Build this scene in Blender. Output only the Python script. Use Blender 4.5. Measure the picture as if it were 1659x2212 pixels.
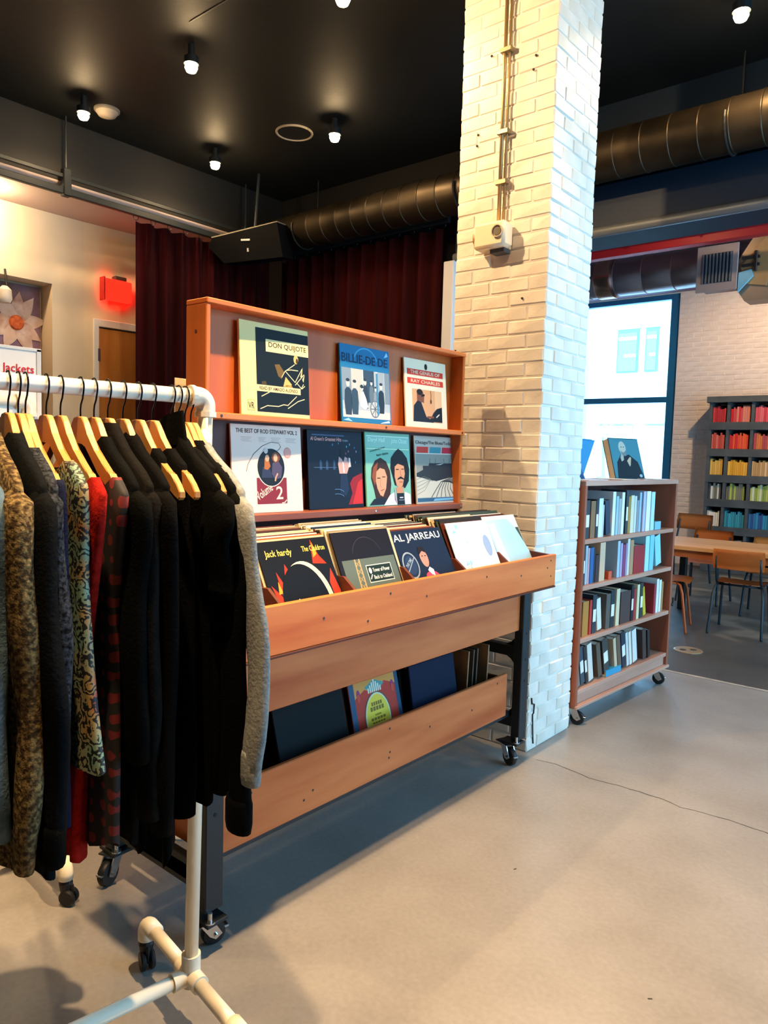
import bpy, bmesh, math, random
from mathutils import Vector, Matrix
random.seed(11)
for o in list(bpy.data.objects): bpy.data.objects.remove(o)
S = bpy.context.scene
COL = S.collection
PI = math.pi
R = math.radians

# ---------------------------------------------------------------- camera
FPX = 1597.0
yaw, pit, rol = R(39.867), R(4.476), R(1.637)
fw = Vector((-math.sin(yaw)*math.cos(pit), math.cos(yaw)*math.cos(pit), -math.sin(pit)))
r0 = Vector((math.cos(yaw), math.sin(yaw), 0)); u0 = r0.cross(fw)
rr = math.cos(rol)*r0 + math.sin(rol)*u0; uu = rr.cross(fw)
cam = bpy.data.cameras.new('camera'); camo = bpy.data.objects.new('camera', cam); COL.objects.link(camo)
camo.matrix_world = Matrix(((rr.x, uu.x, -fw.x, 0), (rr.y, uu.y, -fw.y, 0), (rr.z, uu.z, -fw.z, 1.42), (0, 0, 0, 1)))
cam.sensor_fit = 'VERTICAL'; cam.sensor_height = 36; cam.lens = FPX/2212*36
cam.clip_start = .05; cam.clip_end = 200
S.camera = camo

# ---------------------------------------------------------------- world, exposure
WORLD_STRENGTH = 13.0
LAMP_W = 135.0
w = bpy.data.worlds.new('world'); S.world = w; w.use_nodes = True
bg = w.node_tree.nodes['Background']
bg.inputs[0].default_value = (.36, .70, 1.0, 1); bg.inputs[1].default_value = WORLD_STRENGTH
S.view_settings.view_transform = 'Standard'; S.view_settings.look = 'None'
S.view_settings.gamma = 1; S.view_settings.use_curve_mapping = False
S.view_settings.exposure = -0.45
# window portals guide the sky light through the real openings
def portal(name, loc, rot, sx, sy):
    l = bpy.data.lights.new(name, 'AREA'); l.shape = 'RECTANGLE'; l.size = sx; l.size_y = sy
    l.cycles.is_portal = True
    o = bpy.data.objects.new(name, l); o.location = loc; o.rotation_euler = rot; COL.objects.link(o)
RWX = 1.9
RWIN = [(2.1, 5.0), (5.5, 8.3)]      # daylight windows in the right-hand wall, y ranges
for a_, b_ in RWIN:
    portal('window_portal', (RWX+.02, (a_+b_)/2, 1.80), (0, R(90), 0), 3.0, b_-a_)
portal('window_portal', (-4.5, 10.62, 2.35), (R(-90), 0, 0), 1.8, 2.9)

# ---------------------------------------------------------------- helpers
def lin(h):
    h = h.lstrip('#'); o = []
    for i in (0, 2, 4):
        c = int(h[i:i+2], 16)/255
        o.append(c/12.92 if c <= .04045 else ((c+.055)/1.055)**2.4)
    return (*o, 1)
MATS = {}
def mat(hexc, rough=.6, metal=0., hex2=None, vs=6., stretch=(1, 1, 1), bump=0., bs=40., spec=.5, key=None, detail=4., emit=0., coat=0., ramp=(.35, .65)):
    k = key or (hexc, rough, metal, hex2, vs, stretch, bump, bs, spec, emit, coat, ramp)
    if k in MATS: return MATS[k]
    m = bpy.data.materials.new(str(key or 'finish_'+hexc.lstrip('#'))); m.use_nodes = True
    nt = m.node_tree; N = nt.nodes; K = nt.links
    p = N['Principled BSDF']
    p.inputs['Base Color'].default_value = lin(hexc)
    p.inputs['Roughness'].default_value = rough; p.inputs['Metallic'].default_value = metal
    p.inputs['Specular IOR Level'].default_value = spec
    if coat: p.inputs['Coat Weight'].default_value = coat; p.inputs['Coat Roughness'].default_value = .12
    if emit:
        p.inputs['Emission Color'].default_value = lin(hexc); p.inputs['Emission Strength'].default_value = emit
    if hex2 or bump:
        tc = N.new('ShaderNodeTexCoord'); mp = N.new('ShaderNodeMapping'); mp.inputs['Scale'].default_value = stretch
        K.new(tc.outputs['Object'], mp.inputs['Vector'])
    if hex2:
        n = N.new('ShaderNodeTexNoise'); n.inputs['Scale'].default_value = vs; n.inputs['Detail'].default_value = detail
        K.new(mp.outputs[0], n.inputs['Vector'])
        c = N.new('ShaderNodeValToRGB'); c.color_ramp.elements[0].position = ramp[0]; c.color_ramp.elements[1].position = ramp[1]
        c.color_ramp.elements[0].color = lin(hexc); c.color_ramp.elements[1].color = lin(hex2)
        K.new(n.outputs['Fac'], c.inputs['Fac']); K.new(c.outputs['Color'], p.inputs['Base Color'])
    if bump:
        n2 = N.new('ShaderNodeTexNoise'); n2.inputs['Scale'].default_value = bs; n2.inputs['Detail'].default_value = 5
        K.new(mp.outputs[0], n2.inputs['Vector'])
        b = N.new('ShaderNodeBump'); b.inputs['Strength'].default_value = bump; b.inputs['Distance'].default_value = .01
        K.new(n2.outputs['Fac'], b.inputs['Height']); K.new(b.outputs['Normal'], p.inputs['Normal'])
    MATS[k] = m
    return m
def wood(h1, h2, axis='y', rough=.45, scale=5., bump=.08, coat=0.):
    st = {'x': (.12, 1, 1), 'y': (1, .12, 1), 'z': (1, 1, .12)}[axis]
    return mat(h1, rough, 0, h2, scale*2.2, st, bump, 34, .25, detail=8, coat=coat, ramp=(.3, .72))

def PW(o):
    return PW(o.parent) @ o.matrix_parent_inverse @ o.matrix_basis if o.parent else o.matrix_basis.copy()
def link(o, parent=None):
    COL.objects.link(o)
    if parent:
        o.parent = parent; o.matrix_parent_inverse = PW(parent).inverted()
    return o
def obj(name, bm, m, parent=None, smooth=False, auto=None):
    me = bpy.data.meshes.new(name)
    bmesh.ops.recalc_face_normals(bm, faces=bm.faces)
    bm.to_mesh(me); bm.free()
    me.materials.append(m)
    if smooth or auto:
        for p in me.polygons: p.use_smooth = True
        if auto: me.set_sharp_from_angle(angle=R(auto))
    return link(bpy.data.objects.new(name, me), parent)
def tag(o, label, cat, group=None):
    o['label'] = label; o['category'] = cat
    if group: o['group'] = group
    return o
def struct(o, label=None, kind='structure'):
    o['kind'] = kind
    if label: o['label'] = label
    return o
def thing(name, label, cat, loc=(0, 0, 0), group=None):
    o = bpy.data.objects.new(name, None); o.empty_display_size = .1; o.location = loc; COL.objects.link(o)
    return tag(o, label, cat, group)
def copy_tree(o, parent=None):
    c = o.copy(); COL.objects.link(c)
    if parent: c.parent = parent
    for ch in list(o.children): copy_tree(ch, c)
    return c
def NB(): return bmesh.new()
def box(bm, x0, x1, y0, y1, z0, z1, bev=0., M=None):
    vs = [bm.verts.new((x, y, z)) for x in (x0, x1) for y in (y0, y1) for z in (z0, z1)]
    fs = [bm.faces.new([vs[i] for i in f]) for f in ((0, 1, 3, 2), (4, 6, 7, 5), (0, 4, 5, 1), (2, 3, 7, 6), (0, 2, 6, 4), (1, 5, 7, 3))]
    if M is not None:
        for v in vs: v.co = M @ v.co
    if bev:
        es = list({e for f in fs for e in f.edges})
        bmesh.ops.bevel(bm, geom=es, offset=bev, segments=1, affect='EDGES')
    return bm
def bx(*a, **k): return box(NB(), *a, **k)
def sweep(bm, pts, r, seg=10, cap=True):
    pts = [Vector(p) for p in pts]; n = len(pts)
    rs = r if isinstance(r, (list, tuple)) else [r]*n
    t0 = (pts[1]-pts[0]).normalized()
    nrm = t0.orthogonal().normalized(); rings = []
    for i, p in enumerate(pts):
        t = (pts[min(i+1, n-1)]-pts[max(i-1, 0)]).normalized()
        nrm = (nrm - t*nrm.dot(t)).normalized(); b = t.cross(nrm)
        rings.append([bm.verts.new(p + rs[i]*(math.cos(2*PI*k/seg)*nrm + math.sin(2*PI*k/seg)*b)) for k in range(seg)])
    for a, c in zip(rings, rings[1:]):
        for k in range(seg): bm.faces.new((a[k], a[(k+1) % seg], c[(k+1) % seg], c[k]))
    if cap:
        bm.faces.new(rings[0][::-1]); bm.faces.new(rings[-1])
    return bm
def tube(p0, p1, r, seg=14, r2=None, bm=None):
    return sweep(bm or NB(), [p0, p1], [r, r2 if r2 is not None else r], seg)
def lathe(bm, prof, seg=20, M=None):      # prof: (radius, z), axis Z
    rings = []
    for rad, z in prof:
        if rad < 1e-6: rings.append([bm.verts.new((0, 0, z))])
        else: rings.append([bm.verts.new((rad*math.cos(2*PI*k/seg), rad*math.sin(2*PI*k/seg), z)) for k in range(seg)])
    for a, c in zip(rings, rings[1:]):
        for k in range(seg):
            k2 = (k+1) % seg
            if len(a) == 1 and len(c) == 1: continue
            if len(a) == 1: bm.faces.new((a[0], c[k2], c[k]))
            elif len(c) == 1: bm.faces.new((a[k], a[k2], c[0]))
            else: bm.faces.new((a[k], a[k2], c[k2], c[k]))
    if len(rings[0]) > 1: bm.faces.new(rings[0][::-1])
    if len(rings[-1]) > 1: bm.faces.new(rings[-1])
    if M is not None:
        for rg in rings:
            for v in rg: v.co = M @ v.co
    return bm
def prism(bm, pts, axis, a, b):           # 2-D outline extruded along an axis
    def mk(p, t):
        return {'x': (t, p[0], p[1]), 'y': (p[0], t, p[1]), 'z': (p[0], p[1], t)}[axis]
    A = [bm.verts.new(mk(p, a)) for p in pts]; B = [bm.verts.new(mk(p, b)) for p in pts]
    n = len(pts); bm.faces.new(A); bm.faces.new(B[::-1])
    for i in range(n): bm.faces.new((A[i], B[i], B[(i+1) % n], A[(i+1) % n]))
    return bm
def arc(c, r, a0, a1, n, e1, e2):
    c, e1, e2 = Vector(c), Vector(e1), Vector(e2)
    return [c + r*(math.cos(a0+(a1-a0)*i/n)*e1 + math.sin(a0+(a1-a0)*i/n)*e2) for i in range(n+1)]
X_, Y_, Z_ = Vector((1, 0, 0)), Vector((0, 1, 0)), Vector((0, 0, 1))

ORD = 'first second third fourth fifth sixth seventh eighth ninth tenth eleventh twelfth thirteenth fourteenth fifteenth sixteenth seventeenth eighteenth nineteenth twentieth twenty-first twenty-second twenty-third twenty-fourth twenty-fifth twenty-sixth twenty-seventh'.split()
# ---------------------------------------------------------------- shared finishes
M_PAINTBRICK = mat('#e9e2d6', .5, 0, '#d8cfc0', 5, bump=.35, bs=18, key='painted_brick')
M_FARBRICK = mat('#e6d8cf', .6, 0, '#d6c5ba', 4, bump=.3, bs=20, key='painted_far_brick')
M_BLACKMETAL = mat('#1b2226', .5, .3, bump=.05, bs=60)
M_STEEL = mat('#c9cdd0', .25, 1.)
M_RUBBER = mat('#111315', .5, 0, spec=.4)
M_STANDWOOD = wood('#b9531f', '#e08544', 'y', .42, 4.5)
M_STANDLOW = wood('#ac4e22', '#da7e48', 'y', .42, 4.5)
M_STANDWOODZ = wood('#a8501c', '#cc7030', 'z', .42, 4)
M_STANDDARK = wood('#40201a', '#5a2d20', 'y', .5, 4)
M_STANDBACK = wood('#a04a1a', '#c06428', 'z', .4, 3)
M_PVC = mat('#e9dfc9', .3, 0, spec=.5)
M_CEIL = mat('#0a0d0d', .6, 0, '#101313', 2.5, bump=.1, bs=30)
M_CREAM = mat('#e6d5b8', .8, 0, '#dcc9aa', 2, bump=.05, bs=80)
M_WHITEWALL = mat('#dfe0e6', .8)
M_DARKWALL = mat('#0b090a', .8)

# ---------------------------------------------------------------- setting: floor
def floor_mat():
    m = bpy.data.materials.new('polished_concrete'); m.use_nodes = True
    nt = m.node_tree; N = nt.nodes; K = nt.links; p = N['Principled BSDF']
    tc = N.new('ShaderNodeTexCoord'); sep = N.new('ShaderNodeSeparateXYZ'); K.new(tc.outputs['Object'], sep.inputs[0])
    def noise(sc, det=5, vec=None):
        n = N.new('ShaderNodeTexNoise'); n.inputs['Scale'].default_value = sc; n.inputs['Detail'].default_value = det
        K.new(tc.outputs['Object'], n.inputs['Vector']); return n.outputs['Fac']
    def math_(op, a, b):
        n = N.new('ShaderNodeMath'); n.operation = op
        for i, v in enumerate((a, b)):
            if isinstance(v, (int, float)): n.inputs[i].default_value = v
            else: K.new(v, n.inputs[i])
        return n.outputs[0]
    def ramp(f, stops):
        c = N.new('ShaderNodeValToRGB'); el = c.color_ramp.elements
        while len(el) < len(stops): el.new(.5)
        for e, (ps, col) in zip(el, stops): e.position = ps; e.color = col
        K.new(f, c.inputs['Fac']); return c.outputs['Color']
    def mix(f, a, b):
        n = N.new('ShaderNodeMix'); n.data_type = 'RGBA'; K.new(f, n.inputs[0]); K.new(a, n.inputs[6]); K.new(b, n.inputs[7]); return n.outputs[2]
    near = ramp(noise(2.2, 7), [(.3, lin('#7e7974')), (.7, lin('#989490'))])
    fine = ramp(noise(60, 3), [(.3, lin('#797570')), (.75, lin('#9a9691'))])
    nearm = N.new('ShaderNodeMix'); nearm.data_type = 'RGBA'; nearm.inputs[0].default_value = .3
    K.new(near, nearm.inputs[6]); K.new(fine, nearm.inputs[7])
    wob = noise(.8, 3)
    far = ramp(wob, [(.30, lin('#3a3f42')), (.50, lin('#4a4c4c')), (.54, lin('#7d776d')), (.56, lin('#7d776d')), (.61, lin('#50534f')), (.8, lin('#3c4245'))])
    edge = math_('ADD', sep.outputs['Y'], math_('MULTIPLY', math_('SUBTRACT', noise(3, 3), .5), .10))
    f = N.new('ShaderNodeMapRange'); f.inputs[1].default_value = 5.03; f.inputs[2].default_value = 5.09
    K.new(edge, f.inputs[0])
    K.new(mix(f.outputs[0], nearm.outputs[2], far), p.inputs['Base Color'])
    rg = N.new('ShaderNodeMapRange'); K.new(noise(5, 5), rg.inputs[0]); rg.inputs[3].default_value = .24; rg.inputs[4].default_value = .46
    K.new(rg.outputs[0], p.inputs['Roughness'])
    b = N.new('ShaderNodeBump'); b.inputs['Strength'].default_value = .05; b.inputs['Distance'].default_value = .01
    K.new(noise(30, 6), b.inputs['Height']); K.new(b.outputs[0], p.inputs['Normal'])
    return m
flo = struct(obj('floor', bx(-7, 2.1, -3.2, 10.9, -.12, 0), floor_mat()), 'polished tan concrete floor, darker beyond a pale seam')
bm = NB(); xs = [-1.60+.045*i for i in range(26)]
ys = [3.09+random.uniform(-.008, .008)+.012*math.sin(i*.7) for i in range(26)]
for i in range(25):
    a = .0012+.0012*random.random()
    vs = [bm.verts.new(q) for q in ((xs[i], ys[i]-a, .0006), (xs[i+1], ys[i+1]-a, .0006), (xs[i+1], ys[i+1]+a, .0006), (xs[i], ys[i]+a, .0006))]
    bm.faces.new(vs)
obj('crack', bm, mat('#33322f', .9), flo)
bm = NB()
box(bm, -3.3, -.6, 5.055, 5.085, .0002, .0012)
obj('joint_strip', bm, mat('#b9ae9d', .6, 0, '#9b9184', 9), flo)
for fx, fy in ((-.62, 1.9), (-.98, 1.45), (-.33, 1.55), (-.25, 1.6), (-1.2, 2.2)):
    bm = NB(); a = random.uniform(0, PI)
    box(bm, -.006, .006, -.002, .002, 0, .0008, M=Matrix.Translation((fx, fy, .0003)) @ Matrix.Rotation(a, 4, 'Z'))
    obj('speck', bm, mat('#3a3833', .9), flo)
# ceiling
cei = struct(obj('ceiling', bx(-6.5, 2.1, -3.2, 10.9, 3.85, 3.97), M_CEIL), 'black painted ceiling')
obj('ceiling_seam', bx(-3.75, -3.0, 2.63, 2.638, 3.846, 3.85), mat('#5a584f', .6), cei)
# back wall behind the curtain, header beam, far room shell
struct(obj('wall_back', bx(-6.4, -3.44, 5.02, 5.2, 0, 3.85), M_DARKWALL), 'dark wall behind the red curtain')
hb = struct(obj('wall_header', bx(-3.44, 2.1, 4.98, 5.3, 2.97, 3.85), mat('#0a2033', .6, 0, '#081828', 3, spec=.2)), 'dark blue-grey bulkhead below the ceiling')
obj('ledge', bx(-3.44, 1.9, 4.90, 4.98, 2.99, 3.29, .006), mat('#0b2236', .5, spec=.3), hb)
hp = obj('pipe', tube((-3.44, 4.90, 2.975), (1.9, 4.90, 2.975), .034, 14), mat('#7c828a', .4, .4), hb, smooth=True)
struct(obj('trim_1', bx(-3.52, -3.42, 4.86, 5.02, 0, 2.95, .006), mat('#d8d4d2', .6)), 'white post at the end of the curtain')
# left alcove
wl = NB()
box(wl, -6.45, -6.2, -3.2, 2.1, 0, 3.4); box(wl, -6.45, -6.2, 2.1, 3.02, 2.757, 3.4); box(wl, -6.45, -6.2, 2.1, 3.02, 0, 1.2)
box(wl, -6.45, -6.2, 3.02, 3.30, 0, 3.4)
struct(obj('wall_left', wl, M_CREAM), 'cream alcove wall')
rc = NB(); box(rc, -6.45, -6.40, 2.1, 3.02, 1.2, 2.757); struct(obj('wall_recess', rc, mat('#b59a78', .8)), 'tan back of the wall recess')
wl2 = NB(); Mrot = Matrix.Translation((-6.2, 3.30, 0)) @ Matrix.Rotation(R(-4), 4, 'Z')
box(wl2, -.2, 0, 0, .10, 0, 3.4, M=Mrot); box(wl2, -.2, 0, .10, 1.02, 2.48, 3.4, M=Mrot); box(wl2, -.2, 0, 1.02, 1.75, 0, 3.4, M=Mrot)
struct(obj('wall_left_return', wl2, M_CREAM), 'cream wall with the wooden door')
struct(obj('wall_left_light_stop', bx(-6.9, -6.62, -3.2, 5.2, 0, 3.85), M_DARKWALL), 'added wall behind the alcove, stopping a light leak')  # unseen wall added to keep sky light out of the door gap
struct(obj('ceiling_alcove', bx(-6.45, -5.6, -3.2, 5.0, 3.33, 3.40), mat('#b7a39a', .8)), 'dusty pink alcove ceiling')
struct(obj('wall_left_header', bx(-5.75, -5.6, -3.2, 5.02, 3.40, 3.85), mat('#12110f', .7)), 'black wall strip above the alcove')
d1 = bpy.data.objects.new('door_1', None); d1.location = (-6.2, 3.4, 0); COL.objects.link(d1); struct(d1, 'honey-coloured wooden door in a white frame')
def rb(*a, bev=0.): return box(NB(), *a, bev, Mrot)
obj('door_leaf', rb(-.05, -.004, .13, 1.0, .01, 2.455, bev=.003), wood('#b8763c', '#c98a4c', 'z', .45), d1)
df = obj('door_frame', rb(-.12, .012, .08, .13, 0, 2.53, bev=.004), mat('#e2e2e6', .5), d1)
obj('door_frame', rb(-.12, .012, .99, 1.04, 0, 2.53, bev=.004), mat('#e2e2e6', .5), d1)
obj('door_frame', rb(-.12, .012, .13, .99, 2.465, 2.53, bev=.004), mat('#e2e2e6', .5), d1)
for z in (2.22, 1.62, .5): obj('hinge', rb(-.035, .016, .118, .140, z-.055, z+.055, bev=.002), mat('#8d8094', .35, .9), d1)
# enclosing walls outside the picture
struct(obj('wall_behind', bx(-6.45, 2.1, -3.2, -3.0, 0, 3.85), mat('#2c2a2a', .8)), 'plain dark wall behind the camera')
wr = NB(); yy = -3.2
for a_, b_ in RWIN + [(10.9, 10.9)]:
    box(wr, RWX, RWX+.2, yy, a_, 0, 3.85)
    if b_ > a_: box(wr, RWX, RWX+.2, a_, b_, 0, .3); box(wr, RWX, RWX+.2, a_, b_, 3.3, 3.85)
    yy = b_
struct(obj('wall_right', wr, mat('#6a6764', .8)), 'grey wall with tall windows')
struct(obj('wall_far_left', bx(-6.6, -6.4, 5.2, 10.9, 0, 3.85), M_FARBRICK), 'white wall of the reading room')
# far wall with window
WX0, WX1, WZ0, WZ1 = -5.45, -3.62, .9, 3.77
fwb = NB()
box(fwb, -6.6, WX0, 10.62, 10.9, 0, 3.85); box(fwb, WX1, 2.1, 10.62, 10.9, 0, 3.85)
box(fwb, WX0, WX1, 10.62, 10.9, 0, WZ0); box(fwb, WX0, WX1, 10.62, 10.9, WZ1, 3.85)
far = struct(obj('wall_far', fwb, M_FARBRICK), 'white painted brick wall at the far end')
def glass():
    m = bpy.data.materials.new('window_glass'); m.use_nodes = True; nt = m.node_tree; N = nt.nodes
    for n in list(N): N.remove(n)
    o = N.new('ShaderNodeOutputMaterial'); t = N.new('ShaderNodeBsdfTransparent'); g = N.new('ShaderNodeBsdfGlossy'); x = N.new('ShaderNodeMixShader')
    t.inputs[0].default_value = (.93, .98, 1, 1); g.inputs['Roughness'].default_value = .02; x.inputs[0].default_value = .06
    nt.links.new(t.outputs[0], x.inputs[1]); nt.links.new(g.outputs[0], x.inputs[2]); nt.links.new(x.outputs[0], o.inputs[0]); return m
M_GLASS = glass()
M_FRAME = mat('#1f5f86', .35)
def window(name, label, ax, pos, a0, a1, z0, z1, bars, mullions=(), fw_=.13):
    root = bpy.data.objects.new(name, None); COL.objects.link(root); struct(root, label)
    c = (a0+a1)/2
    root.location = (c, pos, z0) if ax == 'x' else (pos, c, z0)
    def b(p0, p1, q0, q1, d0=-.05, d1=.05, bev=.004):
        return bx(p0, p1, pos+d0, pos+d1, q0, q1, bev) if ax == 'x' else bx(pos+d0, pos+d1, p0, p1, q0, q1, bev)
    obj('window_frame', b(a0, a0+fw_, z0, z1), M_FRAME, root); obj('window_frame', b(a1-fw_, a1, z0, z1), M_FRAME, root)
    obj('window_frame', b(a0+fw_, a1-fw_, z1-.07, z1), M_FRAME, root); obj('window_frame', b(a0+fw_, a1-fw_, z0, z0+.07), M_FRAME, root)
    zs = [z0+.07]
    for q in bars:
        obj('glazing_bar', b(a0+fw_, a1-fw_, q-.04, q+.04), M_FRAME, root); zs += [q-.04, q+.04]
    for q in mullions: obj('mullion', b(q-.025, q+.025, z0+.07, z1-.07, -.03, .03), M_FRAME, root)
    zs.append(z1-.07)
    for i in range(0, len(zs), 2): obj('pane', b(a0+fw_-.01, a1-fw_+.01, zs[i]-.01, zs[i+1]+.01, -.004, .004, 0), M_GLASS, root)
    return root
window('window_1', 'tall blue-framed window beside the brick wall', 'x', 10.70, WX0, WX1, WZ0, WZ1, [2.305])
for i, (a_, b_) in enumerate(RWIN): window('window_%d' % (i+2), 'tall window in the right wall', 'y', RWX+.12, a_, b_, .3, 3.3, [2.2], [], .08)
# far brick courses (right of the window)
BR = {}
def brick_mesh(L, D, H, var, rnd=.007):
    k = (round(L, 3), round(D, 3), round(H, 3), var)
    if k in BR: return BR[k]
    rs = random.Random(hash(k) & 0xffff)
    bm = NB(); box(bm, -L/2, L/2, -D/2, D/2, -H/2, H/2)
    bmesh.ops.bevel(bm, geom=list(bm.edges), offset=rnd, segments=1, affect='EDGES')
    for v in bm.verts: v.co += Vector((rs.uniform(-1, 1), rs.uniform(-1, 1), rs.uniform(-1, 1)))*.0018
    bmesh.ops.recalc_face_normals(bm, faces=bm.faces)
    me = bpy.data.meshes.new('brick'); bm.to_mesh(me); bm.free()
    BR[k] = me; return me
def brick(me, m, loc, parent, rz=0, tilt=0):
    if not me.materials: me.materials.append(m)
    o = bpy.data.objects.new('brick', me); o.location = loc; o.rotation_euler = (0, tilt, rz); link(o, parent)
CH = .0668
for i in range(58):
    z = CH*(i+.5)
    if z < .55: continue
    xe = -2.98 if z < 2.30 else -2.25
    x = WX1 + (.0 if i % 2 else -.11)
    while x < xe-.05:
        x1 = min(x+.218, xe); x0 = max(x, WX1+.005)
        if x1-x0 > .05:
            brick(brick_mesh(round(x1-x0, 2)-.010, .05, CH-.010, random.randrange(3), .005), M_FARBRICK, ((x0+x1)/2, 10.642+random.uniform(-.003, .003), z), far)
        x = x1

# ---------------------------------------------------------------- brick pillar
PX0, PX1, PY0, PY1 = -2.195, -1.675, 3.13, 3.59
pil = struct(obj('wall_pillar', bx(PX0+.008, PX1-.0055, PY0+.0055, PY1-.008, 0, 3.85), M_PAINTBRICK), 'square brick pillar under thick white paint')
BW = .098
for i in range(58):
    z = CH*(i+.5); g = .005; H = CH-g*.8
    j = lambda s=.0018: random.uniform(-s, s)
    k = random.randrange(4)
    def put(x0, x1, y0, y1):
        L, D = x1-x0, y1-y0
        me = brick_mesh(round(L, 2)-g, round(D, 2)-g, H, random.randrange(4), .0055)
        brick(me, M_PAINTBRICK, ((x0+x1)/2+j(), (y0+y1)/2+j(), z+j(.002)), pil, R(random.uniform(-.5, .5)))
    if i % 2 == 0:
        put(PX1-.20, PX1, PY0, PY0+BW); put(PX1-.41, PX1-.20, PY0, PY0+BW); put(PX0, PX1-.41, PY0, PY0+.2)
        put(PX1-BW, PX1, PY0+BW, PY0+BW+.20); put(PX1-BW, PX1, PY0+BW+.20, PY1)
    else:
        put(PX1-BW, PX1, PY0, PY0+.20); put(PX1-BW-.21, PX1-BW, PY0, PY0+BW); put(PX0, PX1-BW-.21, PY0, PY0+BW)
        put(PX1-BW, PX1, PY0+.20, PY0+.36); put(PX1-.20, PX1, PY0+.36, PY1)
bm = NB(); pts = [(3.155, .265), (3.162, .235), (3.185, .228), (3.182, .185), (3.172, .18), (3.178, .12), (3.182, .085), (3.19, .03)]
sweep(bm, [(PX1+.003, a, b) for a, b in pts], .0035, 5)
obj('crack', bm, mat('#1d1b1a', .9), pil)
for (x, z) in ((-2.02, 3.33), (-2.08, 2.98), (-2.085, 2.93), (-1.78, 3.26), (-1.79, 3.2), (-2.17, 1.95), (-2.16, 1.72), (-2.17, 1.62), (-1.80, 2.17)):
    bm = NB(); lathe(bm, [(0, 0), (.006, .001), (.005, .006), (0, .007)], 7, Matrix.Translation((x, PY0-.003, z)) @ Matrix.Rotation(R(90), 4, 'X'))
    obj('nail_hole', bm, mat('#3b3129', .9), pil)

# emergency light on the pillar with its conduit
em = thing('emergency_light', 'cream twin-head emergency light mounted on the brick pillar', 'emergency light', (-1.94, 3.12, 2.40))
obj('housing', bx(-2.032, -1.858, 3.035, 3.122, 2.405, 2.525, .014), mat('#e4d3b3', .45), em, auto=40)
def disc(name, c, n, r, d, m, parent, seg=24, rim=0):
    q = Vector(n).to_track_quat('Z', 'Y').to_matrix().to_4x4()
    bm = NB(); prof = [(r*.96, 0), (r, d*.3), (r*.9, d), (0, d*1.05)] if not rim else [(r, 0), (r, d), (r-rim, d), (r-rim, d*.35), (0, d*.45)]
    lathe(bm, prof, seg, Matrix.Translation(c) @ q); return obj(name, bm, m, parent, auto=35)
disc('lamp_head', (-1.893, 3.036, 2.472), (.1, -1, 0), .029, .012, mat('#b3a592', .3, .2), em, rim=.004)
disc('lens', (-1.893, 3.034, 2.472), (.1, -1, 0), .020, .006, mat('#8d8577', .2, .4), em)
disc('lamp_head', (-2.03, 3.07, 2.462), (-1, -.35, -.1), .030, .014, mat('#c79a78', .35, .1), em, rim=.004)
obj('base_bracket', bx(-1.955, -1.875, 3.07, 3.13, 2.385, 2.405, .003), mat('#454a4c', .5), em)
cdt = thing('conduit', 'thin twin metal conduit running up the pillar to the ceiling', 'conduit', (-1.93, 3.11, 2.53))
obj('pipe', tube((-1.935, 3.108, 2.52), (-1.935, 3.108, 3.85), .0095, 10), mat('#b59a6a', .35, .7), cdt, smooth=True)
obj('pipe', tube((-1.912, 3.112, 2.52), (-1.912, 3.112, 3.85), .006, 8), mat('#a58c60', .4, .6), cdt, smooth=True)
for z in (2.72, 2.95, 3.32): obj('clamp', bx(-1.955, -1.895, 3.092, 3.125, z-.012, z+.012, .003), mat('#8e7d5e', .4, .6), cdt)

# ---------------------------------------------------------------- ducts
def duct(name, label, y, zc, rad, x0, x1, m, step, ribr=.006):
    t = thing(name, label, 'duct', ((x0+x1)/2, y, zc-rad))
    n = max(1, int((x1-x0)/step)); st = (x1-x0)/n
    Mx = Matrix.Translation((0, y, zc)) @ Matrix.Rotation(R(90), 4, 'Y')
    for i in range(n):
        a = x0+i*st
        bm = NB(); lathe(bm, [(rad-.001, a), (rad, a+.004), (rad, a+st-.014), (rad+ribr, a+st-.009), (rad+ribr, a+st-.004), (rad-.001, a+st)], 36, Mx)
        obj('duct_section', bm, m, t, auto=50)
    return t
dd = duct('black_duct', 'long dark round duct crossing behind the brick pillar', 4.66, 3.37, .15, -5.58, 1.9, mat('#54493a', .42, .85, '#3a3329', 3), .17, .003)
for x in (-4.9, -3.2, -1.35, .6):
    bm = NB(); sweep(bm, arc((x, 4.66, 3.37), .158, -.2, PI+.2, 16, Y_, -Z_), .008, 6); obj('strap', bm, mat('#2a2a28', .5, .5), dd)
    obj('hanger_rod', tube((x, 4.66+.158, 3.38), (x, 4.66+.158, 3.85), .006, 8), mat('#2a2a28', .5, .5), dd)
cu = duct('round_duct', 'galvanised round duct with side grille below the far window wall', 8.0, 3.43, .20, -6.2, -.6, mat('#a98f8c', .34, .9, '#8e7f86', 2), .30, .005)
obj('band', lathe(NB(), [(.213, -3.62), (.216, -3.61), (.216, -3.45), (.213, -3.44)], 36, Matrix.Translation((0, 8.0, 3.43)) @ Matrix.Rotation(R(90), 4, 'Y')), mat('#c59a86', .25, .95), cu, auto=50)
obj('grille_neck', bx(-2.44, -2.12, 7.68, 7.9, 3.12, 3.50, .004), mat('#a5938f', .4, .5), cu)
gr = obj('grille_frame', bx(-2.47, -2.09, 7.655, 7.68, 3.09, 3.53, .004), mat('#b9a5a0', .45, .3), cu)
obj('grille_throat', bx(-2.42, -2.14, 7.650, 7.656, 3.17, 3.45), mat('#1e2a38', .7), gr)
for i in range(9): obj('slat', bx(-2.415+.032*i, -2.400+.032*i, 7.640, 7.654, 3.17, 3.45, .001), mat('#6f7780', .4, .5), gr)
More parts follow.
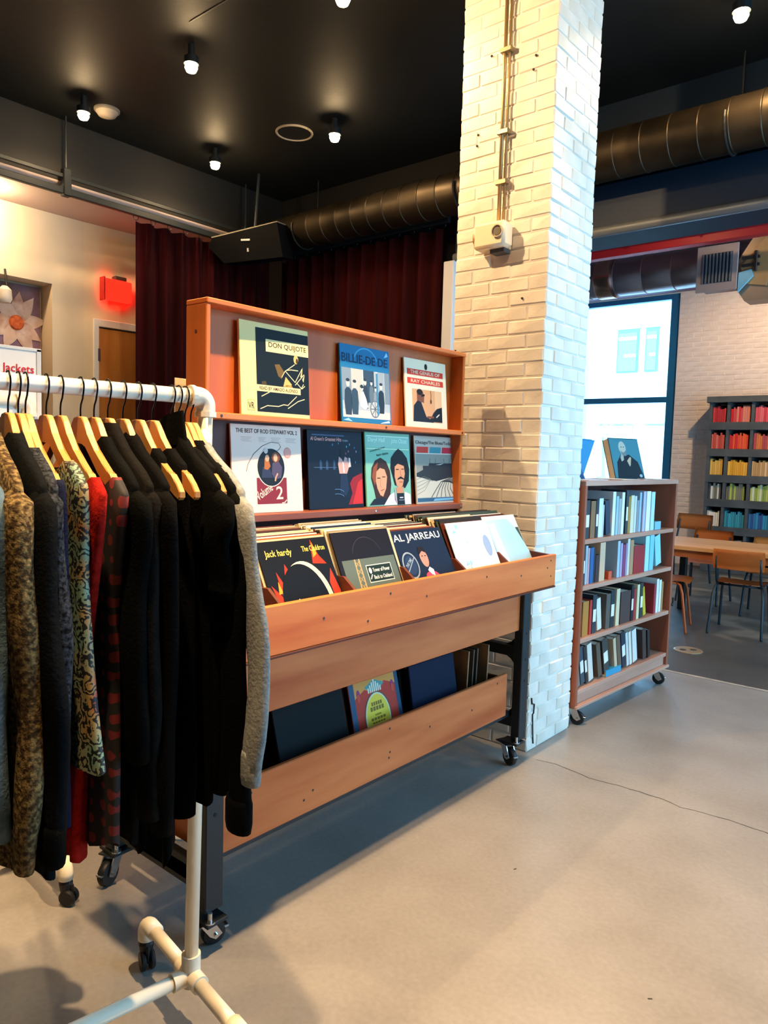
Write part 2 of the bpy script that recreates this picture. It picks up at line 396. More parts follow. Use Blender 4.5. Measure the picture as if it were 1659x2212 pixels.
# sheet-metal branch and bracket to the right of the grille
br_ = thing('duct_branch', 'angular sheet metal duct branch right of the grille', 'duct', (-1.85, 7.7, 2.95))
bm = NB(); prism(bm, [(-2.10, 3.38), (-1.95, 3.62), (-1.4, 3.62), (-1.4, 2.98), (-2.03, 2.98), (-2.12, 3.12)], 'y', 7.72, 7.95); obj('branch_body', bm, mat('#b9a089', .4, .6), br_)
bm = NB(); prism(bm, [(-2.07, 3.30), (-1.86, 3.56), (-1.80, 3.30), (-1.84, 3.10), (-2.04, 3.14)], 'y', 7.69, 7.72); obj('cover_plate', bm, mat('#c79c6a', .4, .3), br_)
obj('damper_bar', bx(-2.06, -1.90, 7.665, 7.69, 3.36, 3.385, .003), mat('#4b4644', .4, .6), br_)
obj('damper_bar', bx(-2.06, -1.90, 7.665, 7.69, 3.29, 3.315, .003), mat('#4b4644', .4, .6), br_)
obj('damper_bar', bx(-1.95, -1.925, 7.66, 7.69, 3.24, 3.43, .003), mat('#4b4644', .4, .6), br_)
bm = NB(); prism(bm, [(-2.08, 3.06), (-1.95, 3.2), (-1.97, 3.26), (-2.08, 3.24)], 'y', 7.66, 7.69); obj('deflector', bm, mat('#8fd0e6', .3, .1), br_)
# red beam and blue conduit under the far ceiling
rbm = struct(obj('trim_2', bx(-6.0, 1.9, 7.15, 7.25, 3.43, 3.52, .004), mat('#c8262c', .5)), 'red painted beam below the far ceiling')
obj('conduit', tube((-6.0, 7.05, 3.545), (1.9, 7.05, 3.545), .018, 10), mat('#3f6f9b', .4, .3), rbm, smooth=True)
for x in (-2.9, -2.3, -1.7): obj('clip', bx(x-.012, x+.012, 7.02, 7.08, 3.52, 3.57, .003), mat('#222830', .5), rbm)
cei2 = struct(obj('ceiling_far', bx(-6.4, 1.9, 5.3, 10.62, 3.78, 3.84), mat('#7d5f6c', .8)), 'dusky mauve ceiling of the reading room')

# ---------------------------------------------------------------- curtains
M_CURT = mat('#4d0c10', .9, 0, '#33070a', 12, stretch=(1, 1, .05), bump=.08, bs=90, spec=.2)
def curtain(name, label, p0, p1, z0, z1, n, amp, seed):
    rs = random.Random(seed); t = thing(name, label, 'curtain', ((p0[0]+p1[0])/2, (p0[1]+p1[1])/2, z0), 'dark red velvet stage curtains')
    d = Vector((p1[0]-p0[0], p1[1]-p0[1], 0)); Ln = d.length; d.normalize(); nn = Vector((-d.y, d.x, 0))
    per = 12; N_ = n*per; bm = NB(); rows = []
    ph = [rs.uniform(.75, 1.25) for _ in range(n+1)]
    for zi in range(9):
        f = zi/8; z = z0+(z1-z0)*f; row = []
        for i in range(N_+1):
            k = min(n-1, i//per); th = 2*PI*i/per
            a = amp*ph[k]*(1-.25*f)
            off = a*(math.sin(th)+.28*math.sin(2*th+ph[k]*3))
            s = Ln*i/N_+.012*math.sin(th*2+1)*(1-f)
            row.append(bm.verts.new(Vector((p0[0], p0[1], z))+d*s+nn*off))
        rows.append(row)
    for a, b in zip(rows, rows[1:]):
        for i in range(N_): bm.faces.new((a[i], a[i+1], b[i+1], b[i]))
    bmesh.ops.solidify(bm, geom=list(bm.faces), thickness=.006)
    obj('drape', bm, M_CURT, t, smooth=True)
    for k in range(n+1):
        q = Vector((p0[0], p0[1], z1))+d*(Ln*k/n)
        bm = NB(); sweep(bm, arc(q+Vector((0, 0, .03)), .022, 0, 2*PI, 12, d, Z_), .003, 5); obj('ring', bm, mat('#2b2b2b', .4, .8), t)
    return t
curtain('curtain', 'dark red velvet curtain hanging beside the cream alcove', (-5.52, 3.38), (-5.52, 4.80), .05, 3.24, 9, .045, 1)
curtain('curtain', 'dark red velvet curtain across the back, behind the record display', (-5.45, 4.90), (-3.56, 4.90), .05, 3.22, 12, .04, 2)
trk = thing('curtain_track', 'black curtain track hung from ceiling rods above the alcove', 'curtain track', (-5.5, 3.0, 3.27))
obj('rail', bx(-5.54, -5.50, -1.0, 4.9, 3.28, 3.33, .004), M_BLACKMETAL, trk)
obj('rail', bx(-5.50, -3.5, 4.88, 4.92, 3.26, 3.31, .004), M_BLACKMETAL, trk)
obj('upper_rail', bx(-5.53, -5.51, -1.0, 4.9, 3.40, 3.43, .003), M_BLACKMETAL, trk)
for y in (2.80, 4.5, 1.0):
    obj('rod', tube((-5.52, y, 3.30), (-5.52, y, 3.85), .008, 8), M_BLACKMETAL, trk)
    obj('clamp', bx(-5.55, -5.49, y-.03, y+.03, 3.27, 3.47, .006), M_BLACKMETAL, trk)

# ---------------------------------------------------------------- exit sign, flower picture, loudspeaker, detector, ring
ex = thing('exit_sign', 'glowing red box sign above the wooden door', 'exit sign', (-6.1, 3.56, 2.68))
obj('sign_body', box(NB(), -6.16, -6.10, 3.44, 3.70, 2.70, 2.88, .008), mat('#ff1208', .4, emit=9.), ex)
obj('sign_rim', box(NB(), -6.17, -6.095, 3.425, 3.442, 2.69, 2.89, .004), mat('#d81a12', .4), ex)
obj('mount', box(NB(), -6.2, -6.12, 3.55, 3.66, 2.88, 2.92, .006), mat('#3a2a22', .5), ex)
pic = thing('flower_picture', 'large daisy picture in the wall recess, white petals around an orange centre', 'picture', (-6.39, 2.6, 1.6))
obj('canvas', bx(-6.395, -6.375, 2.12, 3.0, 1.5, 2.74, .003), mat('#6d4a3c', .7, 0, '#8a6a86', 4), pic)
def petal(c, a, ln, wd, m, x):
    bm = NB(); pts = []
    for i in range(14):
        t = i/13; pts.append((ln*t, wd*math.sin(PI*min(1, t**.8*1.02))*.5))
    pts = pts + [(p[0], -p[1]) for p in pts[-2:0:-1]]
    pts = pts[1:] if pts[0] == pts[-1] else pts
    prism(bm, [(c[0]+p[0]*math.cos(a)-p[1]*math.sin(a), c[1]+p[0]*math.sin(a)+p[1]*math.cos(a)) for p in pts], 'x', x-.002, x); return obj('petal', bm, m, pic)
for i, a in enumerate(range(10, 370, 40)): petal((2.80, 2.42), R(a+8*math.sin(i*2)), .27+.03*math.sin(i*3), .115, mat(('#c9a48e', '#b98d74', '#a5745c')[i % 3], .8, 0, '#d9bfae', 9), -6.372+.0006*i)
bm = NB(); lathe(bm, [(.062, 0), (.05, .012), (0, .016)], 18, Matrix.Translation((-6.366, 2.80, 2.42)) @ Matrix.Rotation(R(90), 4, 'Y')); obj('flower_centre', bm, mat('#d9651c', .7, 0, '#a8430f', 30), pic)
for i, a in enumerate(range(0, 360, 45)): petal((2.52, 2.40), R(a), .2, .1, mat('#d9cfd6', .8, 0, '#b3a3b3', 8), -6.370+.0006*i)
bm = NB(); lathe(bm, [(.045, 0), (.03, .01), (0, .012)], 14, Matrix.Translation((-6.364, 2.52, 2.40)) @ Matrix.Rotation(R(90), 4, 'Y')); obj('flower_centre', bm, mat('#c9903a', .7), pic)
petal((2.64, 2.02), R(70), .25, .10, mat('#5d7440', .8), -6.374)
petal((2.92, 2.0), R(110), .2, .08, mat('#3d5040', .8), -6.374)
wlm = thing('wall_lamp', 'small white lamp head hanging in front of the daisy picture', 'wall lamp', (-6.18, 2.62, 2.5))
obj('lamp_arm', tube((-6.2, 2.64, 2.80), (-6.17, 2.64, 2.66), .008, 8), M_BLACKMETAL, wlm)
bm = NB(); lathe(bm, [(.02, .13), (.05, .10), (.055, .03), (.04, 0), (0, .005)], 14, Matrix.Translation((-6.16, 2.62, 2.53))); obj('lamp_head', bm, mat('#e3d7c4', .4), wlm, auto=40)
lsp = thing('loudspeaker', 'dark wedge loudspeaker tilted down under the black duct', 'loudspeaker', (-5.25, 4.3, 3.1))
Ms = Matrix.Translation((-5.22, 4.32, 3.22)) @ Matrix.Rotation(R(28), 4, 'Z') @ Matrix.Rotation(R(10), 4, 'X')
bm = NB(); prism(bm, [(-.34, -.02), (-.30, .05), (.30, .16), (.34, -.12), (-.20, -.16)], 'y', -.14, .14)
for v in bm.verts: v.co = Ms @ v.co
obj('cabinet', bm, mat('#08090b', .7, spec=.1), lsp)
bm = NB(); prism(bm, [(-.30, .052), (.30, .162), (.30, .170), (-.31, .060)], 'y', -.14, .14)
for v in bm.verts: v.co = Ms @ v.co
obj('top_panel', bm, mat('#8f8672', .45), lsp)
obj('badge', box(NB(), -.03, .05, -.147, -.140, .02, .035, 0, Ms), mat('#d9d6cf', .4), lsp)
obj('badge', box(NB(), .02, .035, -.147, -.140, -.07, -.04, 0, Ms), mat('#b7b4ad', .4), lsp)
obj('bracket', tube((-5.22, 4.36, 3.3), (-5.22, 4.40, 3.848), .014, 8), M_BLACKMETAL, lsp)
det = thing('smoke_detector', 'small round detector on the black ceiling beside a spot lamp', 'smoke detector', (-5.17, 2.93, 3.80))
lathe_b = lathe(NB(), [(.075, 0), (.078, -.02), (.06, -.045), (.03, -.055), (0, -.055)], 22, Matrix.Translation((-5.17, 2.93, 3.85))); obj('dome', lathe_b, mat('#a59a8c', .5), det, auto=40)
obj('base_ring', lathe(NB(), [(.09, 0), (.09, -.012), (.076, -.016)], 22, Matrix.Translation((-5.17, 2.93, 3.85))), mat('#8f867a', .5), det, auto=40)
rg = thing('ceiling_speaker', 'round ceiling speaker with a pale ring on the black ceiling', 'ceiling speaker', (-4.34, 4.0, 3.84))
bm = NB(); sweep(bm, arc((-4.34, 4.0, 3.845), .135, 0, 2*PI, 40, X_, Y_), .009, 8); obj('trim_ring', bm, mat('#b3a38c', .5), rg, smooth=True)
obj('mesh_cover', lathe(NB(), [(.128, 0), (.128, -.006), (0, -.01)], 30, Matrix.Translation((-4.34, 4.0, 3.85))), mat('#131517', .6), rg)

# ---------------------------------------------------------------- ceiling lamps
proto = [None]
def lamp(x, y, label, grp, power=LAMP_W, cone=165, blend=.4, aim=None):
    t = thing('ceiling_lamp', label, 'ceiling lamp', (x, y, 3.85), grp)
    if proto[0] is None:
        b1 = lathe(NB(), [(.02, 0), (.02, -.07), (.045, -.075), (.045, -.115), (.036, -.115), (.034, -.09)], 20)
        b2 = lathe(NB(), [(.020, -.10), (.033, -.115), (.038, -.135), (.028, -.156), (0, -.165)], 16)
        c = obj('can', b1, M_BLACKMETAL, None, auto=40); b = obj('bulb', b2, mat('#ffd9a0', .4, emit=260.), None, smooth=True)
        proto[0] = (c.data, b.data); bpy.data.objects.remove(c); bpy.data.objects.remove(b)
    for n_, me in zip(('can', 'bulb'), proto[0]):
        o = bpy.data.objects.new(n_, me); COL.objects.link(o); o.parent = t
    l = bpy.data.lights.new('lamp_light', 'SPOT'); l.energy = power; l.color = (1, .66, .34); l.spot_size = R(cone); l.spot_blend = blend; l.shadow_soft_size = .035
    lo = bpy.data.objects.new('lamp_light', l); lo.location = (0, 0, -.175); COL.objects.link(lo); lo.parent = t
    if aim: lo.rotation_euler = (Vector(aim)-Vector((x, y, 3.675))).to_track_quat('-Z', 'Y').to_euler()
for x, y, lb in ((-3.945, 2.785, 'glowing spot lamp above the record display, largest on the left ceiling'), (-5.11, 2.72, 'glowing spot lamp beside the smoke detector'),
                 (-5.09, 3.83, 'glowing spot lamp above the loudspeaker'), (-3.93, 4.02, 'glowing spot lamp right of the round ceiling speaker'),
                 (-2.75, 2.85, 'glowing spot lamp at the top edge, left of the pillar'), (-1.205, 4.19, 'glowing spot lamp right of the pillar')):
    lamp(x, y, lb, 'spot lamps on the black ceiling', LAMP_W*(.26 if x < -3 else (.8 if x < -2 else .45)))
for x, y, pw in ((-1.2, 2.9, 1.3), (-1.12, 1.6, 7.0), (-1.0, .4, 5.4), (-.6, 7.2, 2), (-2.4, 6.4, 1)):  # last two: unseen lamps added to brighten the reading room
    lamp(x, y, 'spot lamp on the ceiling outside the picture', 'spot lamps outside the picture', LAMP_W*pw, *((84, .75) if -1.5 < x and y < 5 else (100, .6)))
lamp(-1.9, 8.75, 'unseen spot lamp added to brighten the far brick wall', 'spot lamps outside the picture', LAMP_W*2.6, 110, .8, (-2.7, 10.6, 2.0))  # added lamp, out of view, lifts the far wall's brightness
lamp(-2.75, 1.6, 'spot lamp aimed at the brick pillar, outside the picture', 'spot lamps outside the picture', LAMP_W*3.4, 84, .9, (-1.95, 3.13, 2.9))
lamp(-2.75, .4, 'unseen spot lamp added to brighten the record display', 'spot lamps outside the picture', LAMP_W*1.6, 44, .9, (-2.05, 1.47, 1.7))  # added lamp, out of view, brightens the near side of the display
al = thing('ceiling_lamp', 'warm lamp under the alcove ceiling near the left edge', 'ceiling lamp', (-5.95, 2.35, 3.33))
obj('can', lathe(NB(), [(.06, 0), (.06, -.03), (.045, -.035)], 18, Matrix.Translation((-5.95, 2.35, 3.33))), M_BLACKMETAL, al)
obj('bulb', lathe(NB(), [(.03, -.03), (.038, -.05), (0, -.075)], 14, Matrix.Translation((-5.95, 2.35, 3.33))), mat('#ffd9a0', .4, emit=70.), al, smooth=True)
l = bpy.data.lights.new('lamp_light', 'POINT'); l.energy = 44; l.color = (1, .72, .42); l.shadow_soft_size = .04
lo = bpy.data.objects.new('lamp_light', l); lo.location = (-5.95, 2.35, 3.23); link(lo, al)

# ---------------------------------------------------------------- record stand
st = thing('record_stand', 'reddish plywood record bin stand with display board on black steel legs and casters', 'record stand', (-1.85, 2.13, 0))
SX0 = -2.14
# steel frame
for (x, y) in ((-1.645, 1.245), (-1.645, 2.985), (SX0, 1.245), (SX0, 2.985)):
    lg = obj('leg', bx(x-.022, x+.022, y-.031, y+.031, .12, .86, .003), M_BLACKMETAL, st)
    for z in (.5, .4, .62): disc('bolt_hole', (x+.0225, y, z), (1, 0, 0), .006, .001, mat('#050607', .8), lg, 8)
for y in (1.245, 2.985):
    for z in (.20, .53, .80): obj('cross_bar', bx(SX0+.02, -1.665, y-.02, y+.02, z-.025, z+.025, .003), M_BLACKMETAL, st)
    for z, s in ((.53, -1), (.20, 1), (.53, 1), (.80, -1)):
        bm = NB(); x = -1.667; prism(bm, [(x, z+s*.025), (x-.06, z+s*.025), (x-.03, z+s*.04), (x-.012, z+s*.06), (x, z+s*.09)], 'y', y-.004, y+.004); obj('gusset', bm, M_BLACKMETAL, st)
for x in (-1.70, SX0): obj('side_rail', bx(x-.02, x+.02, 1.27, 2.96, .222, .252, .003), M_BLACKMETAL, st)
obj('end_rail', bx(SX0, -1.66, 1.225, 1.25, .16, .245, .003), M_BLACKMETAL, st)
def caster(parent, x, y, ztop, r=.036, ang=0, tagm=M_STEEL, wm=M_RUBBER):
    M = Matrix.Translation((x, y, 0)) @ Matrix.Rotation(ang, 4, 'Z')
    c = obj('caster', box(NB(), -.04, .04, -.032, .032, ztop-.006, ztop, .002, M), M_BLACKMETAL, parent)
    bm = NB(); prism(bm, [(-.018, ztop-.006), (.024, ztop-.006), (.05, r), (.03, r-.012), (.012, r)], 'y', -.022, -.018); prism(bm, [(-.018, ztop-.006), (.024, ztop-.006), (.05, r), (.03, r-.012), (.012, r)], 'y', .018, .022)
    for v in bm.verts: v.co = M @ v.co
    obj('fork', bm, tagm, c)
    obj('wheel', lathe(NB(), [(.012, -.014), (r*.72, -.013), (r-.004, -.012), (r, -.006), (r, .006), (r-.004, .012), (r*.72, .013), (.012, .014)], 22, M @ Matrix.Translation((.03, 0, r)) @ Matrix.Rotation(R(90), 4, 'X')), wm, c, auto=40)
    obj('axle', lathe(NB(), [(.006, -.028), (.006, .028)], 8, M @ Matrix.Translation((.03, 0, r)) @ Matrix.Rotation(R(90), 4, 'X')), M_STEEL, c)
    obj('brake_lever', box(NB(), .045, .075, -.012, .012, r+.005, r+.012, .002, M), tagm, c)
    return c
caster(st, -1.66, 1.235, .085, .036, R(75)); caster(st, -1.69, 2.96, .105, .042, R(-20)); caster(st, SX0-.005, 1.24, .105, .042, R(-70)); caster(st, SX0, 2.97, .105, .042)
for (x, y, z) in ((-1.66, 2.96, .105), (SX0, 1.245, .105), (-1.65, 1.245, .085), (SX0, 2.97, .105)):
    obj('caster_plate', bx(x-.045, x+.045, y-.036, y+.036, z, z+.012, .002), M_BLACKMETAL, st)
    obj('bolt', lathe(NB(), [(.016, 0), (.016, .004), (.007, .004), (.007, .028), (0, .028)], 10, Matrix.Translation((x+.034, y-.02, z+.012))), M_STEEL, st, auto=40)
# lower bin
obj('lower_front_panel', bx(-1.672, -1.655, 1.285, 2.885, .252, .448, .003), M_STANDLOW, st)
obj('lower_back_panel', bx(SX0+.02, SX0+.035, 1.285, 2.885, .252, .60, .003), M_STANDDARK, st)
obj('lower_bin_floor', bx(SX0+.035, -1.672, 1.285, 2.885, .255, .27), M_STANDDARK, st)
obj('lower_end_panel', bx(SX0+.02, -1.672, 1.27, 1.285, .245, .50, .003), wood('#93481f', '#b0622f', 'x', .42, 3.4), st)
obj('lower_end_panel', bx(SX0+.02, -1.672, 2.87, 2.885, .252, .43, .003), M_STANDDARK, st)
# apron + upper bin
obj('apron', bx(-1.662, -1.645, 1.24, 3.045, .635, .86, .003), M_STANDLOW, st)
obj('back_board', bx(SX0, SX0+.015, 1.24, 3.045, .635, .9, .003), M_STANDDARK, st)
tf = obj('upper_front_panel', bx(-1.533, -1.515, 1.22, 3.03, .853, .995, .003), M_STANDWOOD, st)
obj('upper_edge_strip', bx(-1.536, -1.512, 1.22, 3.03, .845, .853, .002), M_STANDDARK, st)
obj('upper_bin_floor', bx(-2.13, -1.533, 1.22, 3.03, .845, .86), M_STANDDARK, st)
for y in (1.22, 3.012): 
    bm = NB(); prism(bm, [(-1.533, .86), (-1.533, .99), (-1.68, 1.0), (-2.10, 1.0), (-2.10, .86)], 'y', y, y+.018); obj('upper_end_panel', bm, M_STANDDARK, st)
for y in (1.445, 1.772, 2.087, 2.418, 2.742):
    bm = NB(); prism(bm, [(-1.534, .86), (-1.534, .932), (-1.591, .976), (-1.642, 1.014), (-1.92, 1.014), (-1.92, .86)], 'y', y-.006, y+.006); obj('divider', bm, wood('#54291f', '#6d3a28', 'x', .5), st)
# display board
DX, DY0, DY1 = -1.985, 1.466, 2.945
obj('display_side', bx(-2.095, DX, DY0, DY0+.018, .86, 1.886, .003), M_STANDWOODZ, st)
obj('display_side', bx(-2.095, DX, DY1-.018, DY1, .86, 1.886, .003), M_STANDWOODZ, st)
obj('display_top', bx(-2.095, DX+.004, DY0, DY1, 1.886, 1.904, .003), M_STANDWOOD, st)
obj('display_back', bx(-2.10, -2.055, DY0+.018, DY1-.018, 1.53, 1.886), M_STANDBACK, st)
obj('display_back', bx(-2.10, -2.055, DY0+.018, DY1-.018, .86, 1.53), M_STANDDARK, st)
obj('display_ledge', bx(-2.055, -1.972, DY0+.018, DY1-.002, 1.519, 1.541, .003), M_STANDWOOD, st)
obj('display_ledge', bx(-2.055, -1.965, DY0+.018, DY1-.010, 1.172, 1.199, .003), wood('#7a3f30', '#93543f', 'y', .42, 3.4), st)
for y, z in ((1.52, 1.53), (2.36, 1.53), (2.92, 1.53)): disc('screw', (-1.972, y, z), (1, 0, 0), .005, .002, mat('#40251a', .4, .5), st, 8)
for y in (2.3, 2.92): disc('screw', (-1.965, y, 1.186), (1, 0, 0), .005, .002, mat('#c9b8a8', .3, .8), st, 8)
for y, z in ((1.31, .976), (1.55, .93), (1.86, .965), (2.06, .93), (2.45, .955), (2.72, .93), (2.95, .94), (1.75, .89), (2.98, .97), (2.985, .90)): disc('screw', (-1.515, y, z), (1, 0, 0), .0045, .001, mat('#2b1a12', .5), st, 8)
for y, z in ((1.4, .40), (1.62, .30), (1.66, .32), (2.05, .31), (2.055, .33), (2.30, .36), (2.05, .42), (2.6, .35), (2.8, .42)): disc('screw', (-1.655, y, z), (1, 0, 0), .0045, .001, mat('#2b1a12', .5), st, 8)
for y, z in ((3.02, .76), (3.02, .68)): disc('screw', (-1.645, y, z), (1, 0, 0), .0055, .001, mat('#1b1210', .5), st, 8)
disc('screw', (-2.04, 1.466, 1.80), (0, -1, 0), .006, .002, mat('#5a2d1a', .5), st, 8)

# ---------------------------------------------------------------- printed covers
PM = {}
def pm(h):
    if h not in PM: PM[h] = mat(h, .5, spec=.18, key='print_'+h.lstrip('#'))
    return PM[h]
def cover_root(name, label, cat, W=.315, H=.315, T=.005, base='#202020', group=None, edge=None):
    root = thing(name, label, cat, (0, 0, 0), group)
    root['W'] = W; root['H'] = H; root['T'] = T
    b = obj('sleeve', bx(-T, 0, -W/2, W/2, 0, H, .0012), pm(base), root)
    return root
def flat(root, pts, col, layer=1, name='print'):
    W, H = root['W'], root['H']; x = .0002+.00022*layer
    pts = [(min(.995, max(.005, u)), min(.995, max(.005, v))) for u, v in pts]
    me = bpy.data.meshes.new(name)
    me.from_pydata([(x, (u-.5)*W, v*H) for u, v in pts], [], [list(range(len(pts)))])
    me.materials.append(pm(col)); o = bpy.data.objects.new(name, me); COL.objects.link(o); o.parent = root; return o
def rect(root, u0, v0, u1, v1, col, layer=1): return flat(root, [(u0, v0), (u1, v0), (u1, v1), (u0, v1)], col, layer)
def ell(u, v, a, b, n=28, a0=0, a1=2*PI): return [(u+a*math.cos(a0+(a1-a0)*i/n), v+b*math.sin(a0+(a1-a0)*i/n)) for i in range(n if a1-a0 > 6 else n+1)]
def stroke(root, pts, wd, col, layer=2):
    L, Q = [], []
    for i, p in enumerate(pts):
        a = Vector(pts[max(0, i-1)]); b = Vector(pts[min(len(pts)-1, i+1)]); d = (b-a).normalized(); n = Vector((-d.y, d.x))*wd/2
        L.append((p[0]+n.x, p[1]+n.y)); Q.append((p[0]-n.x, p[1]-n.y))
    return flat(root, L+Q[::-1], col, layer, 'print_line')
TXT = {}
def text(root, s, u, v, wd, ht, col, layer=3, rot=0., shear=0., curve=0., bold=.012):
    W, H = root['W'], root['H']
    cu_ = bpy.data.curves.new('t', 'FONT'); cu_.body = s; cu_.resolution_u = 3; cu_.offset = bold
    ob = bpy.data.objects.new('t', cu_); COL.objects.link(ob)
    dg = bpy.context.evaluated_depsgraph_get(); me = bpy.data.meshes.new_from_object(ob.evaluated_get(dg))
    bpy.data.objects.remove(ob); bpy.data.curves.remove(cu_)
    xs = [q.co.x for q in me.vertices]; ys = [q.co.y for q in me.vertices]
    x0, x1, y0, y1 = min(xs), max(xs), min(ys), max(ys); x = .0002+.00022*layer; c, sn = math.cos(rot), math.sin(rot)
    for q in me.vertices:
        a = (q.co.x-x0)/(x1-x0)*wd*W; b = (q.co.y-y0)/(y1-y0)*ht*H; a += b*shear; b += curve*a
        q.co = (x, (u-.5)*W+a*c-b*sn, v*H+a*sn+b*c)
    me.name = 'lettering'; me.materials.clear(); me.materials.append(pm(col))
    o = bpy.data.objects.new('lettering', me); COL.objects.link(o); o.parent = root; return o
def place(root, x, y, z, lean, rz=0., roll=0.):
    root.location = (x, y, z); root.rotation_mode = 'XYZ'
    root.rotation_euler = (roll, -lean, rz)      # lean: top tips away from the viewer
def fig(root, u, v, s, coat, skin, hair, layer=2, seated=False):     # small generic printed figure
    flat(root, [(u-.045*s, v), (u-.06*s, v+.13*s), (u-.05*s, v+.25*s), (u-.02*s, v+.28*s), (u+.02*s, v+.28*s), (u+.05*s, v+.25*s), (u+.06*s, v+.13*s), (u+.045*s, v)], coat, layer)
    flat(root, ell(u, v+.325*s, .028*s, .04*s, 12), skin, layer+1); flat(root, ell(u, v+.355*s, .03*s, .018*s, 10), hair, layer+2)

G = 'album covers standing on the display board'
LEAN = R(7)
# top row
c = cover_root('album_cover', 'cream and black spoken-word album cover with a thin seated line figure, top row left', 'album cover', .315, .325, .012, '#ecd591', G)
rect(c, .22, .045, 1, .945, '#0d1316'); rect(c, .36, .70, 1, .835, '#efd998', 2); text(c, 'DON QUIJOTE', .40, .735, .56, .072, '#3a2012')
rect(c, .22, .265, .86, .335, '#efd998', 2.5); text(c, 'READ BY AMADO ALONSO', .255, .282, .56, .038, '#3a2012', 4)
flat(c, [(.48, .57), (.55, .58), (.62, .50), (.58, .42), (.53, .45)], '#6d5326', 2); flat(c, [(.60, .34), (.64, .45), (.73, .37), (.71, .34)], '#cfae62', 2); flat(c, [(.62, .335), (.75, .335), (.72, .36), (.64, .36)], '#b08a44', 2)
for p in ([(.58, .44), (.63, .51), (.78, .60)], [(.64, .51), (.78, .40)], [(.66, .525), (.72, .535), (.83, .535)], [(.78, .40), (.89, .56)], [(.78, .37), (.92, .50)], [(.28, .21), (.40, .265)], [(.26, .075), (.36, .115), (.52, .115), (.60, .14), (.66, .135), (.80, .245)], [(.66, .1), (.82, .19), (.92, .22)], [(.8, .40), (.88, .335)], [(.87, .335), (.91, .39)], [(.88, .335), (.93, .37)]): stroke(c, p, .009, '#e9d9a4', 3)
flat(c, ell(.80, .655, .036, .05, 16), '#c9ab6a', 3); flat(c, ell(.815, .64, .018, .03, 12), '#4a3618', 4); flat(c, [(.86, .47), (.90, .58), (.885, .46)], '#d9c48a', 3); flat(c, [(.89, .44), (.93, .50), (.91, .41)], '#d9c48a', 3)
flat(c, [(.29, .37), (.35, .38), (.36, .335), (.29, .34)], '#4a3d1c', 2)
rect(c, .085, .05, .185, .165, '#c9a24a', 1); rect(c, .093, .057, .177, .158, '#ecd591', 2); text(c, 'VR', .095, .07, .08, .07, '#241308', 4)
place(c, -2.004, 1.79, 1.5415, R(4), R(-2))
c = cover_root('album_cover', 'blue album cover with a faded group photograph in cracked shrink wrap, top row', 'album cover', .305, .312, .008, '#1f6f9c', G)
rect(c, .02, .07, .98, .70, '#a9b3b8'); rect(c, .02, .07, .98, .17, '#c7c5bd', 1.5); text(c, 'BILLIE-DE DE', .03, .775, .92, .11, '#12324c')
for u0, u1, h in ((.02, .2, '#7d8e9b'), (.2, .42, '#b9b8ae'), (.42, .44, '#e0ddd0'), (.44, .66, '#33495c'), (.70, .73, '#dfe6e6'), (.74, .86, '#97a3a8'), (.88, .98, '#77868f')): rect(c, u0, .28, u1, .70, h, 1.6)
stroke(c, ell(.5, .78, .24, .2, 26, .3, 2.8), .02, '#4a9cc2', 2)
for u, v, s, co in ((.13, .10, 1.25, '#2c3f50'), (.26, .11, 1.2, '#31485a'), (.47, .2, 1.05, '#2b3c4c'), (.60, .28, .8, '#5d6f7b'), (.80, .15, 1.1, '#22313f'), (.68, .24, .7, '#7f8d94')): fig(c, u, v, s, co, '#d0cabb', '#2a3742', 2.2)
flat(c, [(.36, .22), (.37, .40), (.43, .42), (.48, .33), (.52, .22), (.45, .18)], '#e6e2d6', 4); flat(c, ell(.40, .46, .03, .04, 12), '#d8cfc0', 5); flat(c, ell(.40, .48, .035, .025, 10), '#263440', 5.5)
flat(c, ell(.66, .20, .10, .115, 26), '#5d6f7c', 5); flat(c, ell(.66, .20, .085, .10, 26), '#b9bdb8', 5.4)
for k in range(8): stroke(c, [(.66, .20), (.66+.085*math.cos(k*PI/4), .20+.1*math.sin(k*PI/4))], .012, '#4d5f6c', 5.8)
rect(c, .70, .12, .735, .68, '#3d81a6', 6); flat(c, [(.76, .015), (.97, .03), (.95, .06), (.80, .03)], '#bfe0ee', 3); flat(c, [(.02, .03), (.2, .015), (.12, .06)], '#7fc0dc', 3); flat(c, [(.88, .9), (.97, .93), (.94, .98)], '#8fcbe4', 3)
place(c, -2.012, 2.29, 1.5415, R(5), R(0))
c = cover_root('album_cover', 'cream album cover with two red title bars and a portrait, top row', 'album cover', .305, .305, .008, '#ead9b8', G)
for v, s in ((.765, 'THE GENIUS OF'), (.635, 'RAY CHARLES')): rect(c, .06, v, .92, v+.085, '#cf3a26'); text(c, s, .14, v+.018, .7, .05, '#e8cfae', 2)
rect(c, .16, .09, .87, .565, '#d69b6c'); rect(c, .70, .28, .87, .565, '#e2b183', 1.5)
flat(c, [(.17, .09), (.19, .32), (.28, .40), (.36, .39), (.43, .26), (.48, .17), (.60, .13), (.66, .09)], '#171b27', 2); flat(c, [(.27, .40), (.27, .50), (.33, .55), (.41, .54), (.44, .46), (.43, .37), (.36, .38)], '#7a4630', 3); flat(c, ell(.335, .525, .07, .045, 14), '#1a1310', 4); flat(c, [(.37, .455), (.45, .47), (.45, .50), (.37, .49)], '#120f10', 5)
flat(c, [(.54, .10), (.66, .24), (.74, .30), (.87, .33), (.87, .10)], '#11151f', 3); stroke(c, [(.50, .165), (.66, .17)], .03, '#7a4630', 3.4); stroke(c, [(.72, .17), (.80, .22)], .02, '#cfc6b8', 4); flat(c, ell(.505, .905, .035, .045, 18), '#1c1715', 2)
